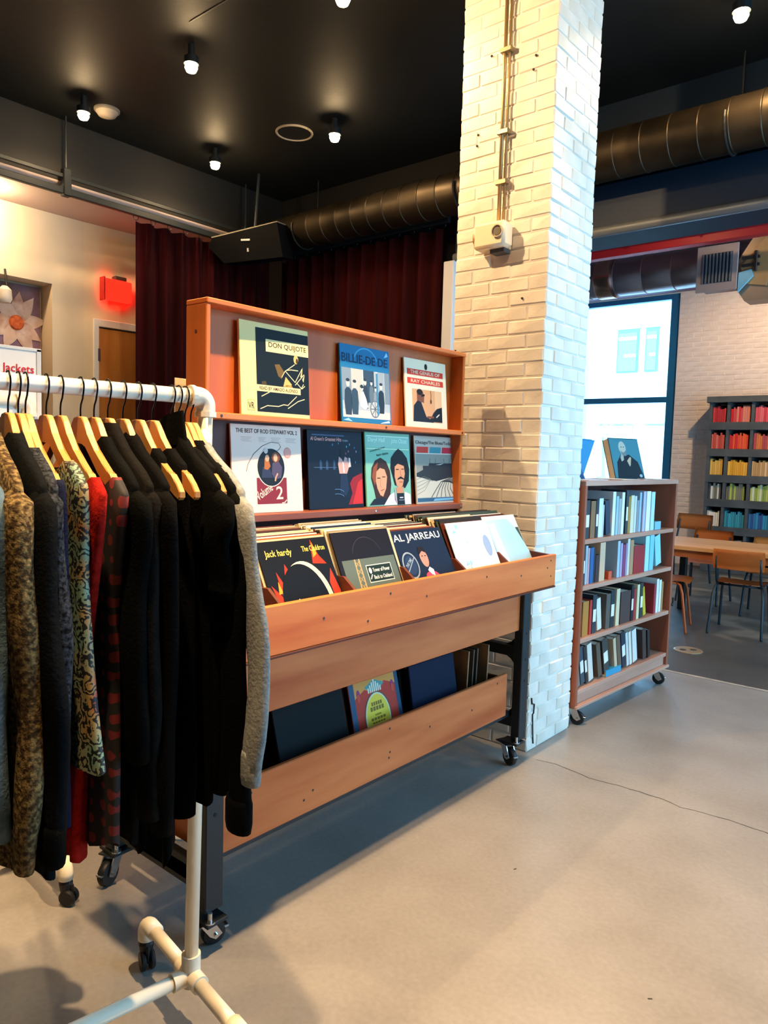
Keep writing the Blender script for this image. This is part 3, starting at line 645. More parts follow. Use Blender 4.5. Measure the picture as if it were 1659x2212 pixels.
stroke(c, [(.60, .56), (.61, .50), (.60, .42)], .012, '#40291f', 3); flat(c, ell(.60, .40, .018, .035, 10), '#33201a', 4)
place(c, -2.012, 2.70, 1.5415, R(5), R(-1))
# second row
c = cover_root('album_cover', 'cream album cover with an oval portrait over a maroon panel, second row left', 'album cover', .315, .312, .008, '#ead5c6', G)
text(c, 'THE BEST OF ROD STEWART·VOL 2', .07, .905, .87, .048, '#3c2a26')
for u, w_ in ((.13, .15), (.37, .11), (.55, .14), (.76, .16)):
    for k in range(4): rect(c, u+.01*(k % 2), .855-.015*k, u+w_-.015*(k % 3), .861-.015*k, '#c9aea2', 1)
stroke(c, [(.19, .47), (.22, .56), (.30, .67), (.42, .76), (.55, .81), (.66, .80), (.69, .76), (.66, .725), (.62, .705)], .006, '#45352f')
flat(c, ell(.785, .69, .055, .065), '#cf8f84', 1); flat(c, ell(.785, .69, .045, .053), '#d9a196', 2)
rect(c, .33, .10, .76, .40, '#7d2430'); flat(c, ell(.54, .52, .205, .225, 36), '#e9dccd', 2); flat(c, ell(.54, .52, .195, .215, 36), '#161a22', 3)
flat(c, [(.40, .40), (.42, .52), (.50, .55), (.54, .45), (.58, .40)], '#2e3450', 4); flat(c, [(.54, .42), (.56, .57), (.64, .60), (.70, .52), (.68, .40), (.6, .38)], '#4b4460', 4); flat(c, [(.44, .50), (.45, .62), (.50, .63), (.53, .53), (.49, .49)], '#a8622e', 5); flat(c, ell(.485, .625, .03, .04, 12), '#c9a184', 6); flat(c, ell(.61, .635, .06, .06, 16), '#7a4424', 5); flat(c, ell(.605, .63, .03, .045, 12), '#d9a888', 6); stroke(c, [(.63, .45), (.60, .40), (.59, .36)], .02, '#c99878', 6); flat(c, ell(.47, .71, .03, .035, 10), '#cfc4bc', 6)
text(c, 'Volume', .345, .135, .25, .10, '#e6cfc2', 3, R(30)); text(c, '2', .60, .15, .10, .15, '#e6cfc2', 3)
stroke(c, [(.68, .105), (.72, .11), (.75, .14)], .012, '#e6cfc2', 3)
place(c, -2.006, 1.765, 1.1995, R(5), R(-3))
c = cover_root('album_cover', 'navy album cover with a performer in a pale suit and red corner, second row', 'album cover', .312, .308, .006, '#0d1526', G)
text(c, "Al Green's Greatest Hits", .05, .865, .55, .05, '#e2a39c', 3, 0, .2); text(c, 'VOLUME II', .62, .867, .11, .022, '#8f9bb0', 3)
flat(c, [(.70, .045), (.78, .19), (.74, .32), (.80, .40), (.98, .46), (.98, .05)], '#8c1d24', 1); flat(c, [(.78, .05), (.85, .22), (.9, .34), (.98, .38), (.98, .05)], '#c02a2a', 1.6)
flat(c, [(.55, .45), (.53, .57), (.55, .67), (.60, .64), (.63, .60), (.66, .67), (.71, .65), (.73, .53), (.69, .45)], '#c29a92', 2); flat(c, [(.57, .44), (.69, .44), (.72, .25), (.66, .16), (.55, .2)], '#1b2944', 2); flat(c, ell(.605, .72, .035, .055, 14), '#0b0e15', 3); flat(c, [(.72, .53), (.77, .54), (.76, .65), (.73, .66)], '#d2c6c4', 3); stroke(c, [(.62, .60), (.635, .46)], .02, '#eadfd8', 4)
for u, v, h in ((.44, .82, '#4d86a0'), (.55, .84, '#3b7790'), (.70, .80, '#6ba2b0'), (.76, .83, '#5c97b5'), (.85, .79, '#3d6f9c'), (.73, .74, '#b5657c'), (.68, .71, '#a0506c'), (.88, .74, '#b08ab8'), (.70, .63, '#4e7fa0'), (.86, .60, '#3f6e90')): flat(c, ell(u, v, .009, .016, 8), h, 2)
for u in (.22, .33, .46): flat(c, [(u-.02, .50), (u-.02, .60), (u, .63), (u+.02, .60), (u+.02, .50)], '#2c4668', 2)
rect(c, .10, .525, .50, .532, '#47658a', 3)
for v in (.24, .18): stroke(c, ell(.50, v-.06, .14, .07, 10, .5, 1.9), .006, '#5f88b5', 3)
rect(c, .08, .93, .66, .945, '#45597c', 2)
place(c, -2.012, 2.125, 1.1995, R(5), R(0))
c = cover_root('album_cover', 'mint green album cover with two long-haired men, second row', 'album cover', .30, .312, .008, '#7cb9a2', G)
text(c, 'Daryl Hall', .06, .855, .36, .075, '#c5e6d6', 3, 0, .15); text(c, 'John Oates', .56, .845, .36, .085, '#c5e6d6', 3, 0, .15)
rect(c, .03, .945, .97, .955, '#d6efdf', 2); rect(c, .03, .80, .97, .945, '#8fbfae', 1); rect(c, .03, .775, .97, .785, '#dceccb', 2)
text(c, 'everything your', .10, .72, .34, .035, '#1d4438', 3, R(12)); text(c, 'heart desires', .24, .675, .26, .035, '#1d4438', 3, R(8))
flat(c, [(.10, .38), (.12, .52), (.20, .62), (.32, .66), (.44, .61), (.52, .48), (.54, .30), (.50, .10), (.20, .06), (.16, .22)], '#3a2018', 2); flat(c, [(.12, .40), (.16, .53), (.26, .60), (.22, .44), (.18, .28)], '#8c4a2c', 2.5)
flat(c, [(.20, .34), (.22, .47), (.30, .52), (.40, .50), (.45, .40), (.42, .24), (.35, .13), (.29, .15), (.23, .24)], '#d69c78', 3); rect(c, .23, .375, .30, .388, '#37211b', 4); rect(c, .34, .392, .41, .404, '#37211b', 4); stroke(c, [(.30, .21), (.38, .23)], .014, '#a05a48', 4); stroke(c, [(.31, .38), (.29, .27), (.33, .26)], .01, '#b07a58', 4)
flat(c, [(.53, .52), (.55, .66), (.64, .74), (.72, .79), (.82, .75), (.92, .66), (.97, .50), (.95, .34), (.86, .24), (.62, .28)], '#101217', 3); flat(c, [(.62, .40), (.63, .54), (.70, .58), (.84, .55), (.86, .44), (.80, .27), (.72, .24), (.66, .28)], '#cf926c', 4); rect(c, .655, .495, .72, .508, '#231713', 5); rect(c, .78, .50, .84, .512, '#231713', 5); flat(c, [(.69, .375), (.76, .405), (.83, .375), (.84, .355), (.76, .372), (.68, .355)], '#14100f', 5); stroke(c, [(.755, .49), (.76, .42), (.79, .415)], .012, '#a86a4a', 5); stroke(c, [(.72, .325), (.80, .325)], .012, '#9c5546', 5)
flat(c, [(.64, .25), (.66, .17), (.82, .17), (.82, .26)], '#c58a66', 3.5); flat(c, [(.05, .02), (.15, .10), (.30, .12), (.45, .10), (.50, .02)], '#1a1f2c', 4.5); flat(c, [(.36, .01), (.50, .15), (.62, .19), (.66, .05), (.66, .01)], '#e6dcd6', 5); flat(c, [(.84, .19), (.97, .15), (.98, .01), (.82, .01)], '#dcd2cf', 5); flat(c, [(.60, .26), (.66, .01), (.60, .08)], '#8c8494', 6); flat(c, [(.66, .17), (.82, .17), (.84, .01), (.66, .01)], '#171b24', 5.5); rect(c, .72, .10, .80, .115, '#cfd5da', 6.5); rect(c, .70, .07, .82, .076, '#aab4bd', 6.5)
place(c, -2.012, 2.45, 1.1995, R(5), R(0))
c = cover_root('album_cover', 'grey album cover with red and blue blocks above a railway yard photograph, second row right', 'album cover', .31, .310, .008, '#b9b0a2', G)
text(c, 'Chicago/The Blues/Today!', .03, .865, .94, .065, '#2d2a30'); rect(c, .02, .735, .98, .745, '#e3d8c6', 2)
for u, h in ((.04, '#c83a30'), (.36, '#3f8896'), (.67, '#c43444')): flat(c, [(u, .75), (u+.28, .75), (u+.30, .84), (u+.02, .84)], h, 2)
rect(c, .02, .09, .98, .735, '#8d8c82', 1); flat(c, [(.02, .45), (.18, .50), (.18, .56), (.32, .56), (.34, .60), (.98, .60), (.98, .40), (.5, .33), (.02, .40)], '#2a3036', 2); flat(c, [(.02, .09), (.98, .09), (.98, .42), (.55, .36), (.40, .33), (.02, .42)], '#c9c2b0', 1.5)
for a in range(6): stroke(c, [(.36+.12*a, .09), (.50+.07*a, .22), (.62+.05*a, .32), (.98, .40-.028*a)], .014, '#3a3d3f', 3)
for a in range(5): stroke(c, [(.02, .14+.055*a), (.2, .2+.05*a), (.36, .36)], .006, '#76746b', 3)
for u in (.36, .5, .72, .86): stroke(c, [(u, .60), (u, .67)], .008, '#3a3f45', 3)
rect(c, .02, .03, .98, .085, '#2f5a78', 2); flat(c, [(.40, .035), (.98, .045), (.98, .075), (.44, .07)], '#6fa9c6', 3); flat(c, [(.5, .575), (.72, .60), (.62, .575)], '#cfd0c9', 3)
place(c, -2.012, 2.795, 1.1995, R(6), R(0))

# ---------------------------------------------------------------- records filed in the upper bin
PAL = ['#d9cdb4', '#2b2420', '#8c7a5c', '#e4dccb', '#5a2a20', '#1d2a3c', '#c9b48c', '#a8542c', '#3c4a3a', '#d4c6a8', '#16181c', '#7c8c94', '#b9a483', '#efe6d4', '#43302a']
def record_mesh(h, W=.312, H=.312, T=.0042):
    bm = bx(-T, 0, -W/2, W/2, 0, H, .0009); me = bpy.data.meshes.new('sleeve'); bmesh.ops.recalc_face_normals(bm, faces=bm.faces); bm.to_mesh(me); bm.free(); me.materials.append(pm(h)); return me
RM = {h: record_mesh(h) for h in PAL}
CNAME = {'print_'+h.lstrip('#'): n for h, n in zip(PAL, 'cream black khaki ivory maroon navy buff rust olive sand charcoal grey tan white brown'.split())}
def file_records(y, n, x0, dx, lean, label, group, pal, zb=.862, dz=.006, seed=0):
    rs = random.Random(seed)
    for k in range(n):
        o = bpy.data.objects.new('record_sleeve', RM[pal[rs.randrange(len(pal))]]); COL.objects.link(o)
        tag(o, label % (CNAME[o.data.materials[0].name], ORD[k]), 'record', group)
        o.location = (x0-dx*k+rs.uniform(-.001, .001), y+rs.uniform(-.006, .006), zb+rs.uniform(0, dz)); o.rotation_euler = (0, -(lean-R(10)*k/n), 0)
warm = ['#d9cdb4', '#8c7a5c', '#e4dccb', '#c9b48c', '#d4c6a8', '#b9a483', '#efe6d4', '#a8542c', '#2b2420', '#5a2a20', '#1d2a3c']
cool = ['#2b2420', '#1d2a3c', '#7c8c94', '#16181c', '#d9cdb4', '#3c4a3a', '#b9a483', '#43302a', '#e4dccb', '#5a2a20']
SEC = [(1.609, 'behind the flames album'), (1.930, 'behind the road sign album'), (2.252, 'behind the pink jacket album'), (2.580, 'behind the foil-wrapped album'), (2.878, 'behind the pale blue album')]
for i, (y, s) in enumerate(SEC):
    file_records(y, (22, 24, 20, 26, 24)[i], -1.592, (.0098, .0094, .0105, .0092, .0095)[i], R((27, 24, 30, 26, 28)[i]), '%s record sleeve in the upper bin, %s ' + s, 'records filed '+s, (warm, warm, warm, cool, cool)[i], .862, (.006, .010, .006, .02, .02)[i], i+3)
GF = 'front albums in the upper bin'
c = cover_root('album_cover', 'dark album with orange flames and a globe, front of the upper bin', 'album cover', .302, .312, .005, '#0f1116', GF)
text(c, 'Jack hardy', .08, .815, .37, .09, '#e6c85a'); text(c, 'The Cauldron', .60, .855, .34, .06, '#e6c85a')
for p in ([(.02, .05), (.10, .35), (.05, .55), (.16, .42), (.16, .68), (.24, .50), (.22, .30), (.26, .05)], [(.70, .72), (.76, .98), (.82, .80), (.90, .70)], [(.86, .5), (.93, .65), (.98, .40), (.96, .25), (.88, .30)], [(.24, .55), (.30, .75), (.36, .62)]): flat(c, p, '#c8331a', 1)
for p in ([(.03, .05), (.08, .25), (.13, .18), (.17, .33), (.22, .05)], [(.73, .78), (.77, .95), (.80, .82)], [(.12, .45), (.15, .58), (.18, .46)]): flat(c, p, '#f09a2e', 2)
flat(c, ell(.52, .30, .34, .46, 40), '#d9cbb0', 3); flat(c, ell(.47, .285, .33, .45, 40), '#0b0d12', 4)
flat(c, [(.22, .04), (.27, .22), (.34, .38), (.42, .34), (.44, .22), (.42, .10), (.40, .04)], '#0b0d12', 5); flat(c, [(.32, .05), (.28, .20), (.31, .33), (.36, .38), (.42, .32), (.44, .22), (.40, .18), (.42, .12), (.36, .05)], '#e6dcc6', 5.5); flat(c, [(.24, .15), (.30, .19), (.33, .34), (.28, .36)], '#0b0d12', 6); flat(c, [(.33, .245), (.39, .255), (.39, .27), (.33, .26)], '#14141a', 7); flat(c, [(.35, .105), (.40, .115), (.38, .13)], '#14141a', 7)
place(c, -1.582, 1.606, .863, R(27))
c = cover_root('album_cover', 'black album with a highway sign over a bridge photograph, front of the upper bin', 'album cover', .30, .318, .005, '#17131a', GF)
rect(c, .06, .02, .97, .68, '#59655c'); rect(c, .06, .02, .97, .30, '#39423c', 1.3); stroke(c, ell(.52, .70, .25, .22, 20, .25, 2.9), .008, '#3a3340', 1)
for a, b in (((.24, .12), (.27, .68)), ((.34, .10), (.34, .68))): stroke(c, [a, b], .02, '#b59a6a', 2)
for k in range(6): stroke(c, [(.25+.002*k, .16+.085*k), (.34, .24+.085*k)], .01, '#a58c5c', 2.4); stroke(c, [(.34, .16+.085*k), (.26, .24+.085*k)], .01, '#a58c5c', 2.6)
for k in range(9): stroke(c, [(.30+.05*k, .05), (.36+.045*k, .28-.012*abs(k-4))], .012, ('#7a6238', '#2b281e', '#8f7444')[k % 3], 3)
rect(c, .42, .40, .86, .60, '#cfd2c2', 4); rect(c, .43, .41, .85, .59, '#1c2a22', 4.5); text(c, 'Tower of Power', .52, .515, .30, .045, '#e3e6da', 6); text(c, 'Back to Oakland', .51, .435, .32, .045, '#e3e6da', 6)
flat(c, ell(.475, .535, .025, .035, 14), '#d5d8ca', 6); stroke(c, [(.45, .44), (.49, .49)], .014, '#e3e6da', 6)
place(c, -1.582, 1.922, .863, R(25))
c = cover_root('album_cover', 'dark blue album with a man in a pink jacket, front of the upper bin', 'album cover', .312, .312, .005, '#15233a', GF)
text(c, 'AL JARREAU', .02, .83, .93, .12, '#cfd6d2'); flat(c, ell(.17, .55, .145, .17, 32), '#8f9ca6', 1); flat(c, ell(.17, .55, .125, .15, 32), '#1b2c46', 2)
stroke(c, [(.06, .45), (.28, .65)], .012, '#8f9ca6', 3); flat(c, ell(.17, .55, .10, .12, 24), '#263a58', 2.5); text(c, 'THIS TIME', .09, .52, .16, .04, '#9fb0ba', 4, R(35))
flat(c, [(.30, .02), (.32, .30), (.40, .42), (.50, .46), (.60, .42), (.74, .30), (.78, .02)], '#d94a63', 3); flat(c, ell(.46, .62, .075, .12, 20), '#b98474', 4); flat(c, [(.38, .66), (.40, .76), (.50, .77), (.53, .68), (.46, .71)], '#20181a', 5); flat(c, [(.45, .46), (.50, .50), (.56, .46), (.55, .34)], '#efe3e4', 4); stroke(c, [(.52, .40), (.47, .20), (.49, .03)], .014, '#a92f4a', 4)
for a, b in (((.42, .645), (.45, .645)), ((.48, .645), (.51, .645))): stroke(c, [a, b], .012, '#2c1c1c', 5)
place(c, -1.570, 2.248, .863, R(29))
c = cover_root('album_cover', 'crumpled silver-blue foil-wrapped album with a round sticker, front of the upper bin', 'album cover', .305, .312, .005, '#cfe4ea', GF)
rs_ = random.Random(5)
for k in range(34):
    u, v = rs_.uniform(.05, .8), rs_.uniform(.1, .92); a = rs_.uniform(0, PI)
    flat(c, [(u, v), (u+.10*math.cos(a), v+.1*math.sin(a)), (u+.05*math.cos(a+.7), v+.08*math.sin(a+.7))], rs_.choice(['#eef4f2', '#a3ccd8', '#e2ebe2', '#8cc0d4', '#bcd8de']), .5+k*.05)
flat(c, ell(.83, .64, .085, .15, 28), '#8fa2bd', 4); flat(c, ell(.80, .05, .26, .30, 30, .0, PI), '#d9b78c', 4); flat(c, [(.78, .03), (.83, .25), (.88, .03)], '#8a5a48', 5)
place(c, -1.576, 2.580, .866, R(25))
c = cover_root('album_cover', 'plain pale blue album with cut corners, front of the upper bin beside the pillar', 'album cover', .27, .312, .004, '#a9d3e6', GF)
bpy.data.objects.remove(c.children[0])
bm = NB(); prism(bm, [(-.14, 0), (.02, 0), (.11, .05), (.135, .13), (.08, .27), (.04, .312), (-.14, .312)], 'x', -.004, 0); obj('sleeve', bm, mat('#b4dcec', .25, 0, '#9ccbe2', 4, spec=.6), c)
flat(c, [(.02, .02), (.30, .02), (.20, .95), (.02, .95)], '#c3e2ee', .5)
place(c, -1.575, 2.885, .866, R(27))

# ---------------------------------------------------------------- lower bin contents
GB = 'boxes and records in the lower bin'
def lbox(name, label, x, y, W, H, T, h, lean, cat='record box', rz=0, det=True):
    c = thing(name, label, cat, (0, 0, 0), GB)
    obj('case', bx(-T, 0, -W/2, W/2, 0, H, .003), mat(h, .6, spec=.1, bump=.04, bs=90), c, auto=30)
    if det: obj('lid_edge', bx(-T-.001, -.012, -W/2-.0015, W/2+.0015, H-.012, H+.001, .001), mat('#2a3036', .4), c)
    place(c, x, y, .271, lean, rz); return c
lbox('record_box', 'large black record box at the left of the lower bin', -1.700, 1.755, .33, .322, .03, '#0b0d0f', R(16))
lbox('record_box', 'black record box directly behind the large front box in the lower bin', -1.745, 1.745, .33, .33, .03, '#0f1214', R(16))
lbox('record_box', 'black record box third from the front at the left of the lower bin', -1.79, 1.74, .33, .338, .035, '#101316', R(15))
lbox('record_box', 'plain navy record box in the lower bin, right of the red album', -1.700, 2.435, .31, .318, .03, '#0e1830', R(10))
lbox('record_box', 'dark box behind the navy record box in the lower bin', -1.745, 2.425, .32, .335, .04, '#12161b', R(10))
file_records(2.085, 14, -1.735, .0105, R(15), '%s record sleeve in the lower bin, %s behind the red and yellow album', 'records filed behind the red album', ['#16181c', '#1d2a3c', '#2b2420', '#43302a', '#16181c', '#7c8c94'], .272, .006, 41)
c = cover_root('album_cover', 'red album with an ornate yellow oval panel in the lower bin', 'album cover', .285, .312, .006, '#b8321f', GB)
rect(c, 0, 0, .10, 1, '#2b4a66', 1); rect(c, .92, 0, 1, 1, '#22405c', 1); flat(c, [(.10, .80), (.30, .88), (.5, .80), (.7, .92), (.92, .85), (.92, 1), (.10, 1)], '#d08a3c', 1.5); flat(c, [(.30, .9), (.5, .97), (.7, .9), (.6, .84), (.4, .84)], '#4f8c86', 2)
flat(c, ell(.5, .50, .27, .33, 30), '#6b4a2c', 2.2); flat(c, ell(.5, .50, .25, .31, 30), '#d9cfae', 2.6); flat(c, ell(.5, .50, .23, .29, 30), '#e8c63c', 3)
for k in range(7): rect(c, .36+.04*k, .82, .385+.04*k, .88+.03*(3-abs(k-3)), '#d8d0bd', 3.4)
for v, w_, h_ in ((.66, .22, .045), (.60, .28, .05), (.54, .12, .02), (.49, .30, .03), (.45, .26, .02), (.41, .22, .018), (.37, .28, .02), (.33, .2, .018)): 
    for k in range(5): rect(c, .5-w_/2+w_*k/5, v, .5-w_/2+w_*(k+.78)/5, v+h_, '#8a6a1e', 4)
for u in (.17, .86): flat(c, ell(u, .84, .035, .06, 14), '#8c2f5c', 2); flat(c, ell(u, .80, .03, .05, 12), '#c8452a', 3)
place(c, -1.712, 2.10, .2715, R(14))
for i, (y, h, lb) in enumerate(((2.63, '#c9955a', 'tan-edged record standing end-on, nearest the navy box'), (2.67, '#1b1d20', 'black record standing end-on in the lower bin'), (2.70, '#2a2622', 'dark brown record standing end-on in the lower bin'), (2.79, '#d29a5e', 'tan-edged record standing end-on at the right end of the lower bin'))):
    o = obj('record_sleeve', bx(-.156, .156, -.004, .004, 0, .312, .001), mat(h, .5, 0, '#5a4a3a', 3)); o.location = (-1.865, y, .272); o.rotation_euler = (R(-3), 0, 0); tag(o, lb, 'record', GB)

# ---------------------------------------------------------------- clothes racks
def make_rack(label, Tx, Ty, ang, zrail, zb=.13, length=1.35, tilt=0.):
    L = Vector((-math.sin(ang), -math.cos(ang), 0)); Xd = Vector((math.cos(ang), -math.sin(ang), 0))
    T = Vector((Tx, Ty, zb)); t = thing('clothes_rack', label, 'clothes rack', (Tx, Ty, 0))
    Rt = Vector((Tx, Ty, zrail))+Xd*tilt; rp, rf = .0168, .0222
    for e, s in ((0, 1), (length, -1)):
        base = T+e*L; top = Rt+e*L
        obj('upright', tube(base+Z_*.03, top-Z_*.03, rp, 18), M_PVC, t, smooth=True)
        bm = NB(); c0 = top+s*L*.021-Z_*.021
        path = arc(c0, .021, 0, PI/2, 8, -s*L, Z_)
        sweep(bm, [path[0]-Z_*.018]+path+[path[-1]+s*L*.014], [rf]*11, 18); el = obj('elbow', bm, M_PVC, t, auto=50)
        obj('collar', tube(path[0]-Z_*.024, path[0]-Z_*.012, rf+.0025, 18), M_PVC, el, smooth=False)
        obj('collar', tube(path[-1]+s*L*.008, path[-1]+s*L*.018, rf+.0025, 18), M_PVC, el)
        hub = obj('base_fitting', tube(base+Z_*.055, base-Z_*.024, rf+.001, 18), M_PVC, t, auto=50)
        obj('hub_arm', tube(base-Xd*.05, base+Xd*.05, rf, 18), M_PVC, hub, auto=50); obj('hub_arm', tube(base, base+s*L*.05, rf, 18), M_PVC, hub, auto=50)
        for k in (-1, 1):
            obj('foot_pipe', tube(base+k*Xd*.045, base+k*Xd*.225, rp, 18), M_PVC, t, smooth=True)
            bm = NB(); cc = base+k*Xd*.235-Z_*.03
            pth = [base+k*Xd*.205]+arc(cc, .03, PI/2, 0, 6, k*Xd, Z_)+[cc+k*Xd*.03-Z_*.018]
            sweep(bm, pth, rf, 16); fe = obj('foot_elbow', bm, M_PVC, t, smooth=True)
            p = cc+k*Xd*.03
            w_ = obj('caster', lathe(NB(), [(.017, p.z-.055), (.021, p.z-.03), (.018, p.z-.02), (.010, p.z-.014)], 12, Matrix.Translation((p.x, p.y, 0))), M_RUBBER, t)
            Mw = Matrix.Translation((p.x, p.y, .026)) @ Matrix.Rotation(ang+k*.5, 4, 'Z')
            for q in (-1, 1): obj('wheel', lathe(NB(), [(.008, -.007), (.022, -.007), (.026, -.003), (.026, .003), (.022, .007), (.008, .007)], 18, Mw @ Matrix.Translation((.010, q*.012, 0)) @ Matrix.Rotation(R(90), 4, 'X')), M_RUBBER, w_, auto=40)
            obj('hood', box(NB(), -.012, .026, -.005, .005, -.004, p.z-.03-.026, .004, Mw), M_RUBBER, w_)
    obj('top_rail', tube(Rt+L*.025, Rt+L*(length-.025), rp, 20), M_PVC, t, smooth=True)
    obj('base_rail', tube(T+L*.03, T+L*(length-.03), rp, 18), M_PVC, t, smooth=True)
    return L, Xd, Rt
ANG = R(9)
RL, RX, RT = make_rack('white plastic pipe clothes rack in front, full of dark clothes', -1.445, 1.04, ANG, 1.537, tilt=.047)
RL2, RX2, RT2 = make_rack('white plastic pipe clothes rack standing behind the front one', -2.40, 1.09, R(4), 1.552)

# hanger prototype (local: X across, Y along the rail, Z up from rail axis)
M_HANG = wood('#b9793a', '#cf9450', 'x', .38, 3)
M_WIRE = mat('#15171c', .3, .9)
def hanger_meshes():
    t = thing('clothes_hanger', 'proto', 'hanger')
    bm = NB(); pts = arc((0, 0, .0), .0205, R(-25), R(200), 12, X_, Z_)
    pts = [Vector((p.x, 0, p.z)) for p in pts][::-1]
    pts += [Vector((.012, 0, -.024)), Vector((.003, 0, -.034)), Vector((0, 0, -.044)), Vector((0, 0, -.066))]
    sweep(bm, pts, .0018, 6); obj('hook', bm, M_WIRE, t, smooth=True)
    up = [(0, -.058), (.022, -.060), (.034, -.070), (.055, -.095), (.09, -.126), (.13, -.148), (.16, -.163), (.163, -.167), (.170, -.167), (.172, -.168), (.198, -.186), (.212, -.201), (.213, -.212)]
    lo_ = [(.206, -.217), (.19, -.209), (.15, -.190), (.11, -.170), (.07, -.138), (.045, -.118), (.025, -.112), (0, -.112)]
    prof = up+lo_; prof = prof+[(-a, b) for a, b in prof[::-1] if a > 0]
    bm = NB(); prism(bm, prof, 'y', -.0065, .0065)
    es = [e for e in bm.edges if abs(e.verts[0].co.y-e.verts[1].co.y) < 1e-6]
    bmesh.ops.bevel(bm, geom=es, offset=.0018, segments=1, affect='EDGES')
    obj('arm', bm, M_HANG, t); return t
H0 = hanger_meshes(); h_used = [False]
def hanger(s, label, rt=RT, rl=RL, ang=ANG, group='wooden hangers on the front rack'):
    h = H0 if not h_used[0] else copy_tree(H0); h_used[0] = True
    h.location = rt+s*rl; h.rotation_euler = (0, 0, -ang)
    tag(h, label, 'hanger', group); return h

# garments
def dots_mat():
    m = mat('#0e0c0d', .8, key='black_red_dots'); N = m.node_tree.nodes; K = m.node_tree.links; p = N['Principled BSDF']
    tc = N.new('ShaderNodeTexCoord'); mp = N.new('ShaderNodeMapping'); mp.inputs['Scale'].default_value = (27, .01, 27); v = N.new('ShaderNodeTexVoronoi'); v.inputs['Scale'].default_value = 1; v.inputs['Randomness'].default_value = .25
    c = N.new('ShaderNodeValToRGB'); c.color_ramp.interpolation = 'CONSTANT'; c.color_ramp.elements[0].color = lin('#6a140f'); c.color_ramp.elements[1].position = .30; c.color_ramp.elements[1].color = lin('#100c0d')
    K.new(tc.outputs['Object'], mp.inputs[0]); K.new(mp.outputs[0], v.inputs['Vector']); K.new(v.outputs['Distance'], c.inputs[0]); K.new(c.outputs[0], p.inputs['Base Color']); return m
def leaf_mat():
    m = mat('#3c5560', .6, key='palm_leaf_print'); N = m.node_tree.nodes; K = m.node_tree.links; p = N['Principled BSDF']
    tc = N.new('ShaderNodeTexCoord'); wv = N.new('ShaderNodeTexWave'); wv.inputs['Scale'].default_value = 15; wv.inputs['Distortion'].default_value = 22; wv.inputs['Detail'].default_value = 3; wv.inputs['Detail Scale'].default_value = 2.2; wv.bands_direction = 'DIAGONAL'
    n = N.new('ShaderNodeTexNoise'); n.inputs['Scale'].default_value = 14; n.inputs['Detail'].default_value = 1
    c = N.new('ShaderNodeValToRGB'); el = c.color_ramp.elements; el[0].color = lin('#10161a'); el[0].position = .38; el[1].position = .52; el[1].color = lin('#b9b08e')
    c2 = N.new('ShaderNodeValToRGB'); e2 = c2.color_ramp.elements; e2[0].position = .40; e2[0].color = lin('#8fc0cc'); e2[1].position = .62; e2[1].color = lin('#c9a878')
    x = e2.new(.68); x.color = lin('#c9583c')
    mx = N.new('ShaderNodeMix'); mx.data_type = 'RGBA'; mx.blend_type = 'MULTIPLY'; mx.inputs[0].default_value = 1
    K.new(tc.outputs['Object'], wv.inputs['Vector']); K.new(tc.outputs['Object'], n.inputs['Vector']); K.new(wv.outputs['Fac'], c.inputs[0]); K.new(n.outputs['Fac'], c2.inputs[0]); K.new(c.outputs[0], mx.inputs[6]); K.new(c2.outputs[0], mx.inputs[7]); K.new(mx.outputs[2], p.inputs['Base Color']); return m
def cloth(h, h2=None, vs=60, rough=.9): return mat(h, rough, 0, h2, vs, bump=.25, bs=160, spec=.06)
SH = [(0, -.060), (.034, -.068), (.055, -.093), (.09, -.123), (.13, -.146), (.17, -.165), (.215, -.196), (.30, -.26)]
def shz(x):
    x = abs(x)
    for (a, b), (c, d) in zip(SH, SH[1:]):
        if x <= c: return b+(d-b)*(x-a)/(c-a)
    return SH[-1][1]
